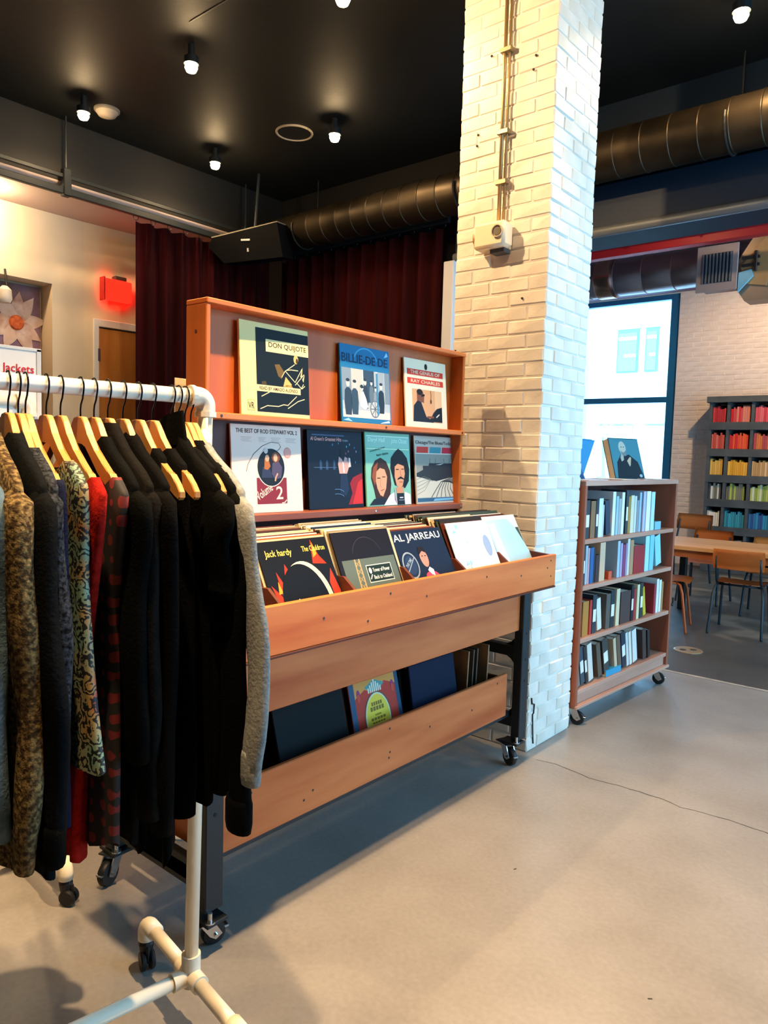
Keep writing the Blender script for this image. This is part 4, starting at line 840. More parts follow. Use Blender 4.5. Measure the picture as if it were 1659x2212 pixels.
def garment(name, label, cat, s, m, ws, wm, wh, hem, neck=.06, scoop=.03, th=.016, sleeve=None, collar=False, seed=0, hemwave=.006, m2=None, rt=RT, rl=RL, ang=ANG, group='clothes on the front rack', cuff=None):
    rs = random.Random(seed+50); t = thing(name, label, cat, (0, 0, 0), group)
    bm = NB(); NU, NV = 40, 14; zh = hem-rt.z; rings = []
    ph = [rs.uniform(0, 6.28) for _ in range(4)]
    for j in range(NV+1):
        v = j/NV; ring = []
        wd = ws+(wm-ws)*min(1, v*3) if v < 1/3 else wm+(wh-wm)*(v-1/3)*1.5
        for i in range(NU):
            a = 2*PI*i/NU; x = wd*math.cos(a); sd = math.sin(a)
            xt = ws*math.cos(a); zt = shz(xt)+.006
            if abs(xt) < neck:
                q = 1-(xt/neck)**2; zt = shz(neck)+.006-scoop*q*(1 if sd < 0 else .5)
            z = zt+(zh-zt)*v + (hemwave*math.sin(3*a+ph[0]) if j == NV else 0)
            tk = (.0095 if j == 0 else th*(.75+.5*v))
            y = tk*(abs(sd)**(.22+.38*v))*(1 if sd >= 0 else -1)
            y += v*.006*math.sin(7*math.cos(a)*2+ph[1])+v*.004*math.sin(11*math.cos(a)+ph[2]+2*v)
            x += .010*v*math.sin(5*v+ph[3])
            ring.append(bm.verts.new((x, y, z)))
        rings.append(ring)
    for a, b in zip(rings, rings[1:]):
        for i in range(NU): bm.faces.new((a[i], a[(i+1) % NU], b[(i+1) % NU], b[i]))
    r0_ = rings[0]
    for i in range(NU//2):
        if abs(ws*math.cos(2*PI*(i+.5)/NU)) > neck*.98:
            q = [r0_[i], r0_[i+1], r0_[(NU-i-1) % NU], r0_[(NU-i) % NU]]
            q = [v for k, v in enumerate(q) if v not in q[:k]]
            if len(q) > 2: bm.faces.new(q)
    obj('body', bm, m, t, smooth=True)
    if sleeve:
        ln, fl, rad = sleeve       # length, how far it stands out, radius
        for k in (1, -1):
            bm = NB(); x0 = ws-.012; z0 = shz(x0)-.022; P = []; RR = []
            n = 12
            for i in range(n+1):
                f = i/n; P.append((k*(x0+fl*math.sin(min(1, f*1.6)*PI/2)+.006*math.sin(f*9+ph[0])), .006*math.sin(f*7+ph[1]+k), z0-ln*f)); RR.append(rad*(1.0-.30*f)+(.004*math.sin(f*16+ph[2])))
            seg = 14; pr_ = []
            for (px, py, pz), rd in zip(P, RR):
                pr_.append([bm.verts.new((px+rd*math.cos(2*PI*q/seg), py+min(rd*.62, th*1.25)*math.sin(2*PI*q/seg), pz+.010*math.cos(2*PI*q/seg)*(-k if pz == P[0][2] else 0))) for q in range(seg)])
            top = bm.verts.new((k*(x0-.005), 0, z0+.024))
            for q in range(seg): bm.faces.new((top, pr_[0][(q+1) % seg], pr_[0][q]))
            for a, b in zip(pr_, pr_[1:]):
                for q in range(seg): bm.faces.new((a[q], a[(q+1) % seg], b[(q+1) % seg], b[q]))
            bm.faces.new(pr_[-1]); so = obj('sleeve', bm, m2 or m, t, smooth=True)
            if cuff:
                ex_, ey_, ez_ = P[-1]; cb = NB()
                lathe(cb, [(RR[-1]*1.04, -.004), (RR[-1]*1.14, .012), (RR[-1]*1.14, .055), (RR[-1]*1.02, .066)], 14, Matrix.Translation((ex_, ey_, ez_)) @ Matrix.Diagonal((1, min(.62, th*1.25/RR[-1]), 1, 1))); obj('cuff', cb, cuff, so, smooth=True)
    if collar:
        bm = NB(); ring0, ring1 = [], []
        for i in range(20):
            a = 2*PI*i/20; ring0.append(bm.verts.new((.075*math.cos(a), .016*math.sin(a), shz(.07)-.004))); ring1.append(bm.verts.new((.055*math.cos(a), .012*math.sin(a), -.046+.010*math.cos(a))))
        for i in range(20): bm.faces.new((ring0[i], ring0[(i+1) % 20], ring1[(i+1) % 20], ring1[i]))
        obj('collar', bm, m2 or m, t, smooth=True)
    t.location = rt+s*rl; t.rotation_euler = (0, 0, -ang); return t
BLK = cloth('#030404'); BLK2 = cloth('#050506', '#030303'); NAVY = cloth('#12162c')
GREY = cloth('#8f9290', '#7a7d7c', 90)
HL = {'light grey sweatshirt with ribbed cuffs, last on the front rack beside the pipe corner': 'light grey sweatshirt beside the pipe corner', 'black long-sleeved sweatshirt hanging just in front of the grey one': 'black sweatshirt next to the grey one', 'black sleeveless blouse with the bare hanger tip beside the black sweatshirt': 'black sleeveless blouse', 'black jacket with a tall stand-up collar near the pipe corner': 'black jacket with the tall collar', 'black short-sleeved t-shirt with a bare hanger tip, middle of the front rack': 'black t-shirt with a bare tip', 'plain black dress on the widest bare hanger arm of the front rack': 'plain black dress, arm fully bare', 'black coat between the plain dress and the charcoal coat': 'black coat beside the charcoal coat', 'charcoal brown coat with wide shoulders, middle of the front rack': 'charcoal brown coat', 'black jacket beside the red-dotted dress': 'black jacket beside the dotted dress', 'black dress with a column of red dots': 'red-dotted black dress', 'plain red dress reaching low below the palm-leaf shirt': 'plain red dress', 'palm-leaf printed shirt in blue and cream': 'palm-leaf printed shirt', 'navy top on a bare hanger arm left of the palm-leaf shirt': 'navy top', 'black jacket with glittering specks, left of the navy top': 'glittering black jacket', 'fuzzy black jacket right of the speckled brown coat': 'fuzzy black jacket', 'speckled brown tweed coat at the left end of the picture': 'speckled brown tweed coat', 'blue-grey shirt cut off by the left picture edge': 'blue-grey shirt at the picture edge', 'dark shirt on the front rack beyond the left picture edge': 'dark shirt beyond the picture edge'}
RACK = [
 # name, label, cat, s, mat, ws, wm, wh, hem, kwargs
 ('sweatshirt', 'light grey sweatshirt with ribbed cuffs, last on the front rack beside the pipe corner', 'sweatshirt', .036, GREY, .235, .235, .22, .86, dict(sleeve=(.56, .07, .042), cuff=GREY, th=.014, seed=1)),
 ('sweatshirt', 'black long-sleeved sweatshirt hanging just in front of the grey one', 'sweatshirt', .050, BLK, .222, .22, .20, .70, dict(sleeve=(.68, .035, .045), cuff=BLK, seed=2)),
 ('blouse', 'black sleeveless blouse with the bare hanger tip beside the black sweatshirt', 'blouse', .066, BLK2, .165, .195, .19, .70, dict(neck=.08, scoop=.05, seed=3)),
 ('jacket', 'black jacket with a tall stand-up collar near the pipe corner', 'jacket', .082, BLK, .218, .19, .18, .68, dict(neck=.05, scoop=.0, collar=True, sleeve=(.20, .01, .06), seed=4)),
 ('t_shirt', 'black short-sleeved t-shirt with a bare hanger tip, middle of the front rack', 't-shirt', .125, BLK2, .155, .19, .19, .66, dict(neck=.085, scoop=.04, seed=5)),
 ('dress', 'plain black dress on the widest bare hanger arm of the front rack', 'dress', .157, BLK, .13, .17, .165, .58, dict(neck=.09, scoop=.09, seed=6, hemwave=.02)),
 ('coat', 'black coat between the plain dress and the charcoal coat', 'coat', .190, BLK2, .218, .16, .13, .60, dict(sleeve=(.66, .0, .045), neck=.045, seed=7, hemwave=.015)),
 ('coat', 'charcoal brown coat with wide shoulders, middle of the front rack', 'coat', .222, cloth('#141211', '#0d0c0a'), .218, .160, .15, .62, dict(sleeve=(.62, .0, .042), neck=.04, scoop=.0, seed=8)),
 ('jacket', 'black jacket beside the red-dotted dress', 'jacket', .250, BLK, .218, .175, .155, .70, dict(sleeve=(.5, .01, .045), seed=9)),
 ('dress', 'black dress with a column of red dots', 'dress', .277, dots_mat(), .236, .185, .20, .645, dict(neck=.188, scoop=.06, seed=10, hemwave=.02)),
 ('dress', 'plain red dress reaching low below the palm-leaf shirt', 'dress', .316, cloth('#a01c14', '#7d120d'), .236, .178, .10, .60, dict(neck=.188, scoop=.06, seed=11)),
 ('shirt', 'palm-leaf printed shirt in blue and cream', 'shirt', .343, leaf_mat(), .218, .215, .285, .85, dict(neck=.135, scoop=.04, seed=12)),
 ('top', 'navy top on a bare hanger arm left of the palm-leaf shirt', 'top', .381, NAVY, .215, .235, .22, .74, dict(neck=.195, scoop=.06, seed=13)),
 ('jacket', 'black jacket with glittering specks, left of the navy top', 'jacket', .394, cloth('#0d0e11', '#3a3e45', 140), .218, .19, .20, .70, dict(neck=.10, seed=14, sleeve=(.62, .02, .035))),
 ('jacket', 'fuzzy black jacket right of the speckled brown coat', 'jacket', .412, cloth('#07090b', '#0c0f12', 90), .218, .21, .235, .66, dict(neck=.05, sleeve=(.62, .05, .045), seed=15, cuff=BLK)),
 ('coat', 'speckled brown tweed coat at the left end of the picture', 'coat', .450, mat('#3a2c1a', .9, 0, '#8a744a', 110, bump=.5, bs=150, spec=.15, ramp=(.42, .66)), .218, .19, .215, .68, dict(sleeve=(.63, .035, .042), collar=True, seed=16, th=.02)),
 ('shirt', 'blue-grey shirt cut off by the left picture edge', 'shirt', .485, cloth('#5f7686', '#4d6270'), .19, .20, .20, .78, dict(sleeve=(.6, .02, .045), seed=17)),
 ('shirt', 'dark shirt on the front rack beyond the left picture edge', 'shirt', .54, BLK2, .19, .19, .19, .75, dict(sleeve=(.6, .03, .045), seed=18)),
]
RACK += [('coat', 'unseen dark coat added on the front rack for its shadow', 'coat', .60+.075*k, (BLK2, NAVY, BLK)[k % 3], .218, .21, .21, .62+.05*(k % 3), dict(sleeve=(.6, .03, .045), seed=30+k)) for k in range(9)]  # unseen coats added so their shadow darkens the floor by the rack
RACK += [
]
for (n_, lb, ct, s, m, ws, wm, wh, hem, kw) in RACK:
    garment(n_, lb, ct, s, m, ws, wm, wh, hem, **kw)
    hanger(s, 'wooden hanger holding the '+HL.get(lb, 'added dark coats outside the picture'), group='wooden hangers on the front rack')
R2 = [('t_shirt', 'white t-shirt glimpsed between hangers on the rear rack', .10, '#d9d4c6'), ('t_shirt', 'yellow t-shirt glimpsed between hangers on the rear rack', .15, '#d9c04a'), ('t_shirt', 'dark red t-shirt on the rear rack', .21, '#6d1a12'), ('t_shirt', 'pale grey t-shirt on the rear rack', .29, '#b9b4a6'), ('t_shirt', 'dark green t-shirt on the rear rack', .36, '#1d2a20'), ('t_shirt', 'black t-shirt on the rear rack', .44, '#0c0d0f'), ('t_shirt', 'brown t-shirt on the rear rack', .52, '#3a2a1e'), ('t_shirt', 'navy t-shirt on the rear rack', .62, '#141a2c')]  # dark shirts at the far end are added to block light
for i, (n_, lb, s, h) in enumerate(R2):
    garment(n_, lb, 't-shirt', s, cloth(h), .20, .20, .20, .95, sleeve=(.18, .03, .055), seed=60+i, rt=RT2, rl=RL2, ang=R(4), group='clothes on the rear rack')
    hanger(s, 'wooden hanger on the rear rack carrying the '+lb.split(' glimpsed')[0].split(' on the')[0], RT2, RL2, R(4), 'wooden hangers on the rear rack')

# "Jackets" sign and small card
sg = thing('jackets_sign', 'white sign board reading Jackets in red letters above the rear rack', 'sign', (0, 0, 0)); sg['W'] = .33; sg['H'] = .22
obj('board', bx(-.006, 0, -.165, .165, 0, .22, .001), mat('#e9e4da', .5), sg)
obj('frame_edge', bx(-.010, .003, .150, .165, 0, .222, .001), mat('#cfc9bd', .4), sg)
obj('frame_edge', bx(-.010, .003, -.165, .165, .214, .224, .001), mat('#d9d3c7', .4), sg)
text(sg, 'Jackets', .63, .62, .30, .15, '#c8201c', 6)
obj('sign_clip', bx(-.012, .004, -.03, .03, -.02, .02, .002), mat('#55585a', .4, .5), sg)
place(sg, -2.40, .966, 1.50, R(0), 0)
cd = thing('card_holder', 'small cream card on a thin white stand behind the record display', 'card', (-2.24, 1.58, 1.2))
obj('card', bx(-2.245, -2.240, 1.525, 1.62, 1.545, 1.665, .001), mat('#dccfae', .6), cd); obj('stem', tube((-2.243, 1.58, .01), (-2.243, 1.58, 1.55), .004, 8), mat('#d9d3c4', .4), cd)
obj('foot', lathe(NB(), [(.07, 0), (.07, .006), (.01, .014)], 18, Matrix.Translation((-2.243, 1.58, 0))), mat('#d9d3c4', .4), cd)

# ---------------------------------------------------------------- rolling book cart
CA = math.atan2(.068, 1.20); CL = Vector((math.sin(CA), math.cos(CA), 0)); CN = Vector((CL.y, -CL.x, 0))
CO = Vector((-1.652, 3.60, 0)); CW, CD_ = 1.205, .30
MC = Matrix(((CN.x, CL.x, 0, CO.x), (CN.y, CL.y, 0, CO.y), (0, 0, 1, 0), (0, 0, 0, 1)))     # local: x out of the front, y along, z up
ct = thing('book_cart', 'tall narrow wooden book cart on casters beside the brick pillar', 'book cart', CO)
M_CART = wood('#8d4f38', '#a5634a', 'z', .4, 3); M_CARTH = wood('#b3806a', '#cba08c', 'y', .35, 3); M_CARTD = wood('#4d2a22', '#3a201b', 'z', .5)
def cb(*a, bev=.002): return box(NB(), *a, bev, MC)
obj('side_panel', cb(-CD_, 0, 0, .022, .10, 1.31), M_CART, ct); obj('side_panel', cb(-CD_, 0, CW-.022, CW, .10, 1.31), M_CART, ct)
obj('top_board', cb(-CD_, .002, 0, CW, 1.285, 1.312), M_CARTH, ct); obj('back_panel', cb(-CD_, -CD_+.01, .022, CW-.022, .11, 1.285), M_CARTD, ct)
SHZ = [1.002, .755, .472, .195]
for z in SHZ: obj('shelf', cb(-CD_+.01, -.004, .022, CW-.022, z-.024, z), M_CARTH, ct)
obj('kick_panel', cb(-.035, -.018, .022, CW-.022, .115, .175), M_CARTH, ct); obj('bottom_rail', cb(-CD_, .012, 0, CW, .10, .116), M_CARTH, ct)
hk = NB(); sweep(hk, [MC @ Vector(p) for p in ((.0, CW+.002, .51), (.0, CW+.02, .50), (.0, CW+.032, .52), (.0, CW+.03, .55))], .007, 8); obj('hook', hk, M_BLACKMETAL, ct, smooth=True)
for (x, y) in ((-.045, .05), (-.045, CW-.10), (-CD_+.05, .05), (-CD_+.05, CW-.10)):
    p = MC @ Vector((x, y, 0)); caster(ct, p.x, p.y, .10, .038, R(20), M_STEEL)
ZL, ZR = 3.83, 4.69
def tpos(s): return s*ZL/(ZR-s*(ZR-ZL))*(CW-.05)+.025
def book(label, y0, y1, z, h, d, col, lean=0., group=None, front=-.03, page='#d9d2c2', band=None):
    t = thing('book', label, 'book', (0, 0, 0), group); w_ = max(.008, y1-y0); cvr = mat(col, .45, key='book_'+col)
    bm = NB(); box(bm, -.003, 0, 0, w_, 0, h, .0008); box(bm, -d, -.003, 0, .0022, 0, h); box(bm, -d, -.003, w_-.0022, w_, 0, h); obj('cover', bm, cvr, t)
    obj('pages', bx(-d+.004, -.003, .0022, w_-.0022, .003, h-.004), mat(page, .8), t)
    if band: obj('spine_label', bx(-.0005, .0006, w_*.12, w_*.88, h*band[0], h*band[1]), pm(band[2]), t)
    t.matrix_basis = MC @ Matrix.Translation((front, y0, z+(w_*math.sin(lean) if lean > 0 else 0)+.0005)) @ Matrix.Rotation(lean, 4, 'X'); return t
PL = {'#': ''}
def row(zs, xa, xb, items, grp, where, lean=0.):
    for it in items:
        a, b, h, col, nm = it[:5]; y0, y1 = tpos((a-xa)/(xb-xa)), tpos((b-xa)/(xb-xa)); le = it[5] if len(it) > 5 else lean
        book(nm+' on the '+where, y0+.001, y1-.001, zs, h, .16, col, R(le), grp, -.025+.0 if len(it) < 7 else it[6], band=(.3, .62, '#e6e2d6') if h > .2 and col[1] in '123' else None)
row(SHZ[0], 232, 1560, [(245, 272, .20, '#77756f', 'thin grey book'), (276, 346, .205, '#20262e', 'thick dark book'), (360, 432, .20, '#8c6238', 'brown book'), (437, 476, .205, '#17202c', 'dark navy book'), (480, 543, .212, '#dfe6ea', 'broad white book'), (545, 562, .175, '#cfd8de', 'short white booklet'), (600, 668, .19, '#152843', 'dark blue book', 8), (682, 728, .245, '#e6ecef', 'tallest white book'), (738, 775, .22, '#9fc2d0', 'pale blue book'), (778, 815, .205, '#a9adac', 'grey book'), (820, 862, .24, '#e9e6e2', 'tall white book'), (885, 920, .25, '#25333d', 'dark slate book with pale top'), (922, 955, .215, '#a8822f', 'mustard book'), (958, 1008, .22, '#dfd6b8', 'cream book'), (1012, 1045, .215, '#cfd3d2', 'off-white book'), (1050, 1083, .19, '#8f9399', 'mid-grey book'), (1086, 1115, .235, '#9dbccb', 'powder blue book'), (1140, 1180, .24, '#b7b6cf', 'lavender book'), (1190, 1250, .24, '#efeeea', 'bright white book'), (1262, 1315, .235, '#b6dbe6', 'icy blue book'), (1330, 1420, .05, '#7fb9c9', 'low pale blue booklet')], 'books on the top cart shelf', 'top cart shelf')
row(SHZ[1], 205, 1520, [(215, 250, .205, '#14233c', 'navy book'), (252, 284, .21, '#1d2c3f', 'dark slate book'), (286, 320, .21, '#aeb9bf', 'pale grey book'), (322, 350, .195, '#c99aa0', 'pink book'), (356, 412, .195, '#1f5a94', 'bright blue book'), (414, 434, .18, '#22252c', 'slim black book'), (440, 495, .15, '#3a2026', 'dark maroon book'), (500, 580, .215, '#d9b491', 'broad peach book'), (640, 690, .045, '#d9562c', 'small orange box'), (762, 800, .21, '#a8c0d0', 'pale blue spine book'), (806, 838, .195, '#b3a6c4', 'lilac book'), (842, 882, .185, '#8c3a66', 'magenta book'), (886, 904, .19, '#9f93b8', 'violet slim book'), (908, 945, .215, '#d9cdbd', 'beige book'), (950, 1000, .205, '#b58a5f', 'tan book'), (1006, 1165, .165, '#a01e22', 'broad red box book'), (1172, 1232, .215, '#a9dbe8', 'aqua book'), (1240, 1300, .22, '#7cc6da', 'turquoise book'), (1340, 1420, .19, '#8fd0e0', 'slanted light turquoise book', 12)], 'books on the second cart shelf', 'second cart shelf')
row(SHZ[2], 200, 735, [(205, 226, .17, '#e3ddd0', 'white slanted folder', 9), (232, 268, .19, '#b97a2c', 'ochre book'), (274, 289, .19, '#b93226', 'red book'), (292, 316, .215, '#22303c', 'black lettered book'), (326, 352, .18, '#e2dcc9', 'cream slanted book', 9), (374, 400, .20, '#5a5148', 'taupe book'), (402, 426, .215, '#1f2a30', 'charcoal binder'), (435, 456, .215, '#dccba6', 'tall cream book'), (462, 522, .19, '#4a342f', 'broad dark brown book'), (526, 540, .215, '#15181f', 'thin black book'), (541, 553, .19, '#a8272a', 'thin red book'), (560, 575, .21, '#d9cfa6', 'ivory book'), (579, 596, .215, '#2a3532', 'dark green book'), (602, 618, .18, '#c9b52e', 'yellow slanted book', 12), (662, 673, .185, '#9c2f3c', 'slim crimson book'), (676, 690, .215, '#dfe2e2', 'slim white book'), (693, 705, .205, '#e8e4dc', 'slim off-white book'), (707, 717, .19, '#b5834a', 'slim tan book')], 'books on the third cart shelf', 'third cart shelf')
row(SHZ[3], 175, 722, [(196, 214, .20, '#7b7570', 'worn grey book', 13), (218, 244, .215, '#39434f', 'slate lettered book', 13), (248, 264, .215, '#12171d', 'black book', 13), (268, 296, .215, '#d9d2c6', 'off-white pair of pamphlets', 12), (326, 350, .20, '#5d4c3c', 'brown framed book', 14), (362, 395, .205, '#3c3a36', 'dark grey album', 14), (428, 445, .20, '#cdb392', 'torn cream book', 13), (448, 470, .205, '#6a5240', 'brown hardback', 13), (474, 498, .215, '#1c2a3c', 'navy lettered book', 12), (502, 516, .21, '#cfd0cc', 'light grey book', 12), (520, 534, .21, '#e3dccc', 'ivory thin book', 12), (540, 566, .205, '#dcd9d2', 'white ragged book', 12), (600, 622, .19, '#43302a', 'dark brown book', 10), (630, 644, .18, '#2f211d', 'blackish slim book', 9)], 'books on the bottom cart shelf', 'bottom cart shelf')
t = book('flat bright blue book lying on the bottom cart shelf', 0, .035, 0, .19, .15, '#2f93b8', 0, 'books on the bottom cart shelf')
t.matrix_basis = MC @ Matrix.Translation((-.015, .37, SHZ[3]+.001)) @ Matrix.Rotation(R(-90), 4, 'X') @ Matrix.Translation((0, -.035, 0))
# books propped on top of the cart
def propped(label, y, w_, h, tk, col, lean, rz, page, art):
    c = thing('book', label, 'book', (0, 0, 0), 'books propped on top of the cart'); c['W'] = w_; c['H'] = h; c['T'] = tk
    obj('front_cover', bx(-.003, 0, -w_/2, w_/2, 0, h, .0008), pm(col), c); obj('back_cover', bx(-tk, -tk+.003, -w_/2, w_/2, 0, h, .0008), pm(col), c)
    obj('pages', bx(-tk+.003, -.003, -w_/2+.003, w_/2-.004, .003, h-.003), mat(page, .8), c); art(c)
    c.matrix_basis = MC @ Matrix.Translation((-.13, y, 1.3125)) @ Matrix.Rotation(rz, 4, 'Z') @ Matrix.Rotation(-lean, 4, 'Y'); return c
def art_portrait(c):
    rect(c, .02, .02, .98, .98, '#3f7f90', .3); flat(c, [(.10, .02), (.16, .40), (.32, .58), (.46, .56), (.60, .60), (.86, .42), (.98, .05), (.95, .02)], '#15232c', 1); flat(c, ell(.42, .76, .12, .16, 24), '#a9b5ac', 2); flat(c, [(.33, .70), (.40, .56), (.50, .56), (.53, .70), (.43, .64)], '#6d7f80', 3); flat(c, [(.30, .52), (.36, .62), (.42, .58), (.40, .46), (.32, .42)], '#9fa9a2', 3); flat(c, [(.50, .44), (.62, .54), (.66, .52), (.60, .34), (.56, .30)], '#b5ab94', 3); flat(c, ell(.88, .08, .05, .04, 14), '#8fb5bd', 3)
    for u in (.39, .47): flat(c, ell(u, .78, .02, .012, 8), '#2b3c40', 4)
def art_face(c):
    rect(c, .02, .02, .98, .98, '#2f5f8c', .3); flat(c, ell(.45, .62, .2, .26, 20), '#8c6e7c', 1); flat(c, ell(.50, .42, .14, .2, 18), '#b5999a', 2); flat(c, [(.05, .02), (.3, .3), (.7, .25), (.95, .02)], '#1d4a7c', 2); flat(c, [(.25, .75), (.45, .95), (.7, .85), (.6, .7)], '#6d5a6c', 3)
propped('teal book with a bearded old man on its cover, propped on the cart', .80, .235, .262, .05, '#20414c', R(20), R(-22), '#c9c0ae', art_portrait)
propped('blue book with a blurred face, propped on the cart beside the pillar', .17, .20, .24, .03, '#244a70', R(24), R(10), '#cfd5d8', art_face)
def art_none(c): rect(c, .03, .03, .97, .97, '#3a93c2', .3)
o = propped('bright blue book leaning back to back behind the blurred face book', .30, .19, .225, .02, '#2f84b5', R(-16), R(8), '#d5dde0', art_none); o.location = o.location + (MC.to_3x3() @ Vector((-.09, 0, .003)))
for i, y in enumerate((.05, .45, .85)):
    o = obj('paper_sheet', box(NB(), -.22, -.01, y, y+.22, 1.313+.0005*i, 1.3145+.0005*i, 0, MC @ Matrix.Translation((0, 0, 0))), mat('#e6eef0', .6)); tag(o, ('left', 'middle', 'right')[i]+' white paper sheet lying on top of the book cart', 'paper', 'papers on top of the cart')

# ---------------------------------------------------------------- colour-sorted bookcase
cs = thing('bookcase', 'dark grey cubby bookcase holding colour-sorted books on the far wall', 'bookcase', (-2.0, 10.35, 0))
M_CS = mat('#4c5154', .7, 0, '#3d4245', 6); BX0, BX1, BY0, BY1 = -3.02, -.9, 10.2, 10.58
obj('back_board', bx(BX0, BX1, BY1-.02, BY1, 0, 2.2), mat('#23272b', .8), cs)
obj('cornice', bx(BX0-.03, BX1, BY0-.03, BY1, 2.21, 2.29, .004), M_CS, cs)
RZ = [1.958, 1.614, 1.274, .957, .60, .26]
for i, z in enumerate(RZ): obj('shelf_board', bx(BX0, BX1, BY0, BY1-.02, z-.10, z, .003), M_CS, cs)
obj('plinth', bx(BX0, BX1, BY0, BY1-.02, 0, .10, .003), M_CS, cs)
CXS = [-3.02, -2.80, -2.51, -2.21, -1.91, -1.6]
for x in CXS:
    for i, z in enumerate(RZ):
        zt = 2.21 if i == 0 else RZ[i-1]-.10
        obj('divider', bx(x, x+.035, BY0+.004, BY1-.02, z, zt), M_CS, cs)
COLS = [[['#b02a30', '#9c2630', '#c23a3c'], ['#c4464a', '#d0282c', '#c01e26', '#cf7a66'], ['#d0505c', '#c43a4a', '#d86a70']],
        [['#c65a50', '#b8463c', '#cf6a5a'], ['#c8282a', '#d8452c', '#e05a32'], ['#a8444a', '#b0503c', '#c8703c']],
        [['#d9a040', '#e0b45a', '#c98c3a'], ['#e0a030', '#e8b444', '#d99a28'], ['#c9a070', '#d8b488', '#b9905c']],
        [['#8c8a7c', '#4a4e50', '#d5d2c8', '#6d7058'], ['#6f6c5c', '#8c9a4a', '#a8b850', '#7c7866'], ['#8fa04a', '#a8b850', '#b9c060', '#d0d2b0']],
        [['#e6d6c2', '#efe2d2', '#dccbb4'], ['#2f8fa0', '#3a9cb0', '#27798c'], ['#2a86a8', '#2a6ca0', '#2a4f88', '#3a9cb8']],
        [['#3a3e42', '#d9d4ca', '#55585a'], ['#cfccc4', '#3c4044', '#8a8c8c'], ['#2f3336', '#9a9a96', '#44484c']]]
ROWN = ['top', 'second', 'third', 'fourth', 'fifth', 'lowest']; CLN = ['left', 'middle', 'right']
CN_ = [['crimson', 'bright red', 'pink-red'], ['coral', 'scarlet', 'rust'], ['amber', 'golden yellow', 'tan'], ['grey', 'olive', 'green'], ['cream', 'teal', 'blue'], ['dark', 'mixed grey', 'charcoal']]
BM_ = {}
def small_book(wd, h, d, col):
    k = (round(wd, 3), round(h, 2), col)
    if k not in BM_:
        bm = bx(0, wd, 0, d, 0, h, .002); me = bpy.data.meshes.new('book'); bmesh.ops.recalc_face_normals(bm, faces=bm.faces); bm.to_mesh(me); bm.free(); me.materials.append(mat(col, .5, key='book_'+col)); BM_[k] = me
    return bpy.data.objects.new('book', BM_[k])
rs_ = random.Random(21)
for i in range(6):
    for j in range(4):
        x = CXS[j]+.04; xe = CXS[j+1]-.008; pal = COLS[i][min(j, 2)]
        nb = 0
        while True:
            wd = rs_.choice((.018, .022, .026, .03))
            if x+wd > xe: break
            o = small_book(wd, rs_.choice((.17, .18, .19, .20, .21)) if i < 5 else .17, .16, rs_.choice(pal)); o.location = (x, BY0+.03+rs_.uniform(0, .012), RZ[i]+.0005); COL.objects.link(o)
            cl = CLN[min(j, 2)]
            tag(o, '%s book, %s from the left in the %s cubby of the %s bookcase row' % (CN_[i][min(j, 2)], ORD[nb], cl if j < 3 else 'far right', ROWN[i]), 'book', '%s books in the %s row, %s cubby' % (CN_[i][min(j, 2)], ROWN[i], cl if j < 3 else 'far right'))
            x += wd+.0015; nb += 1

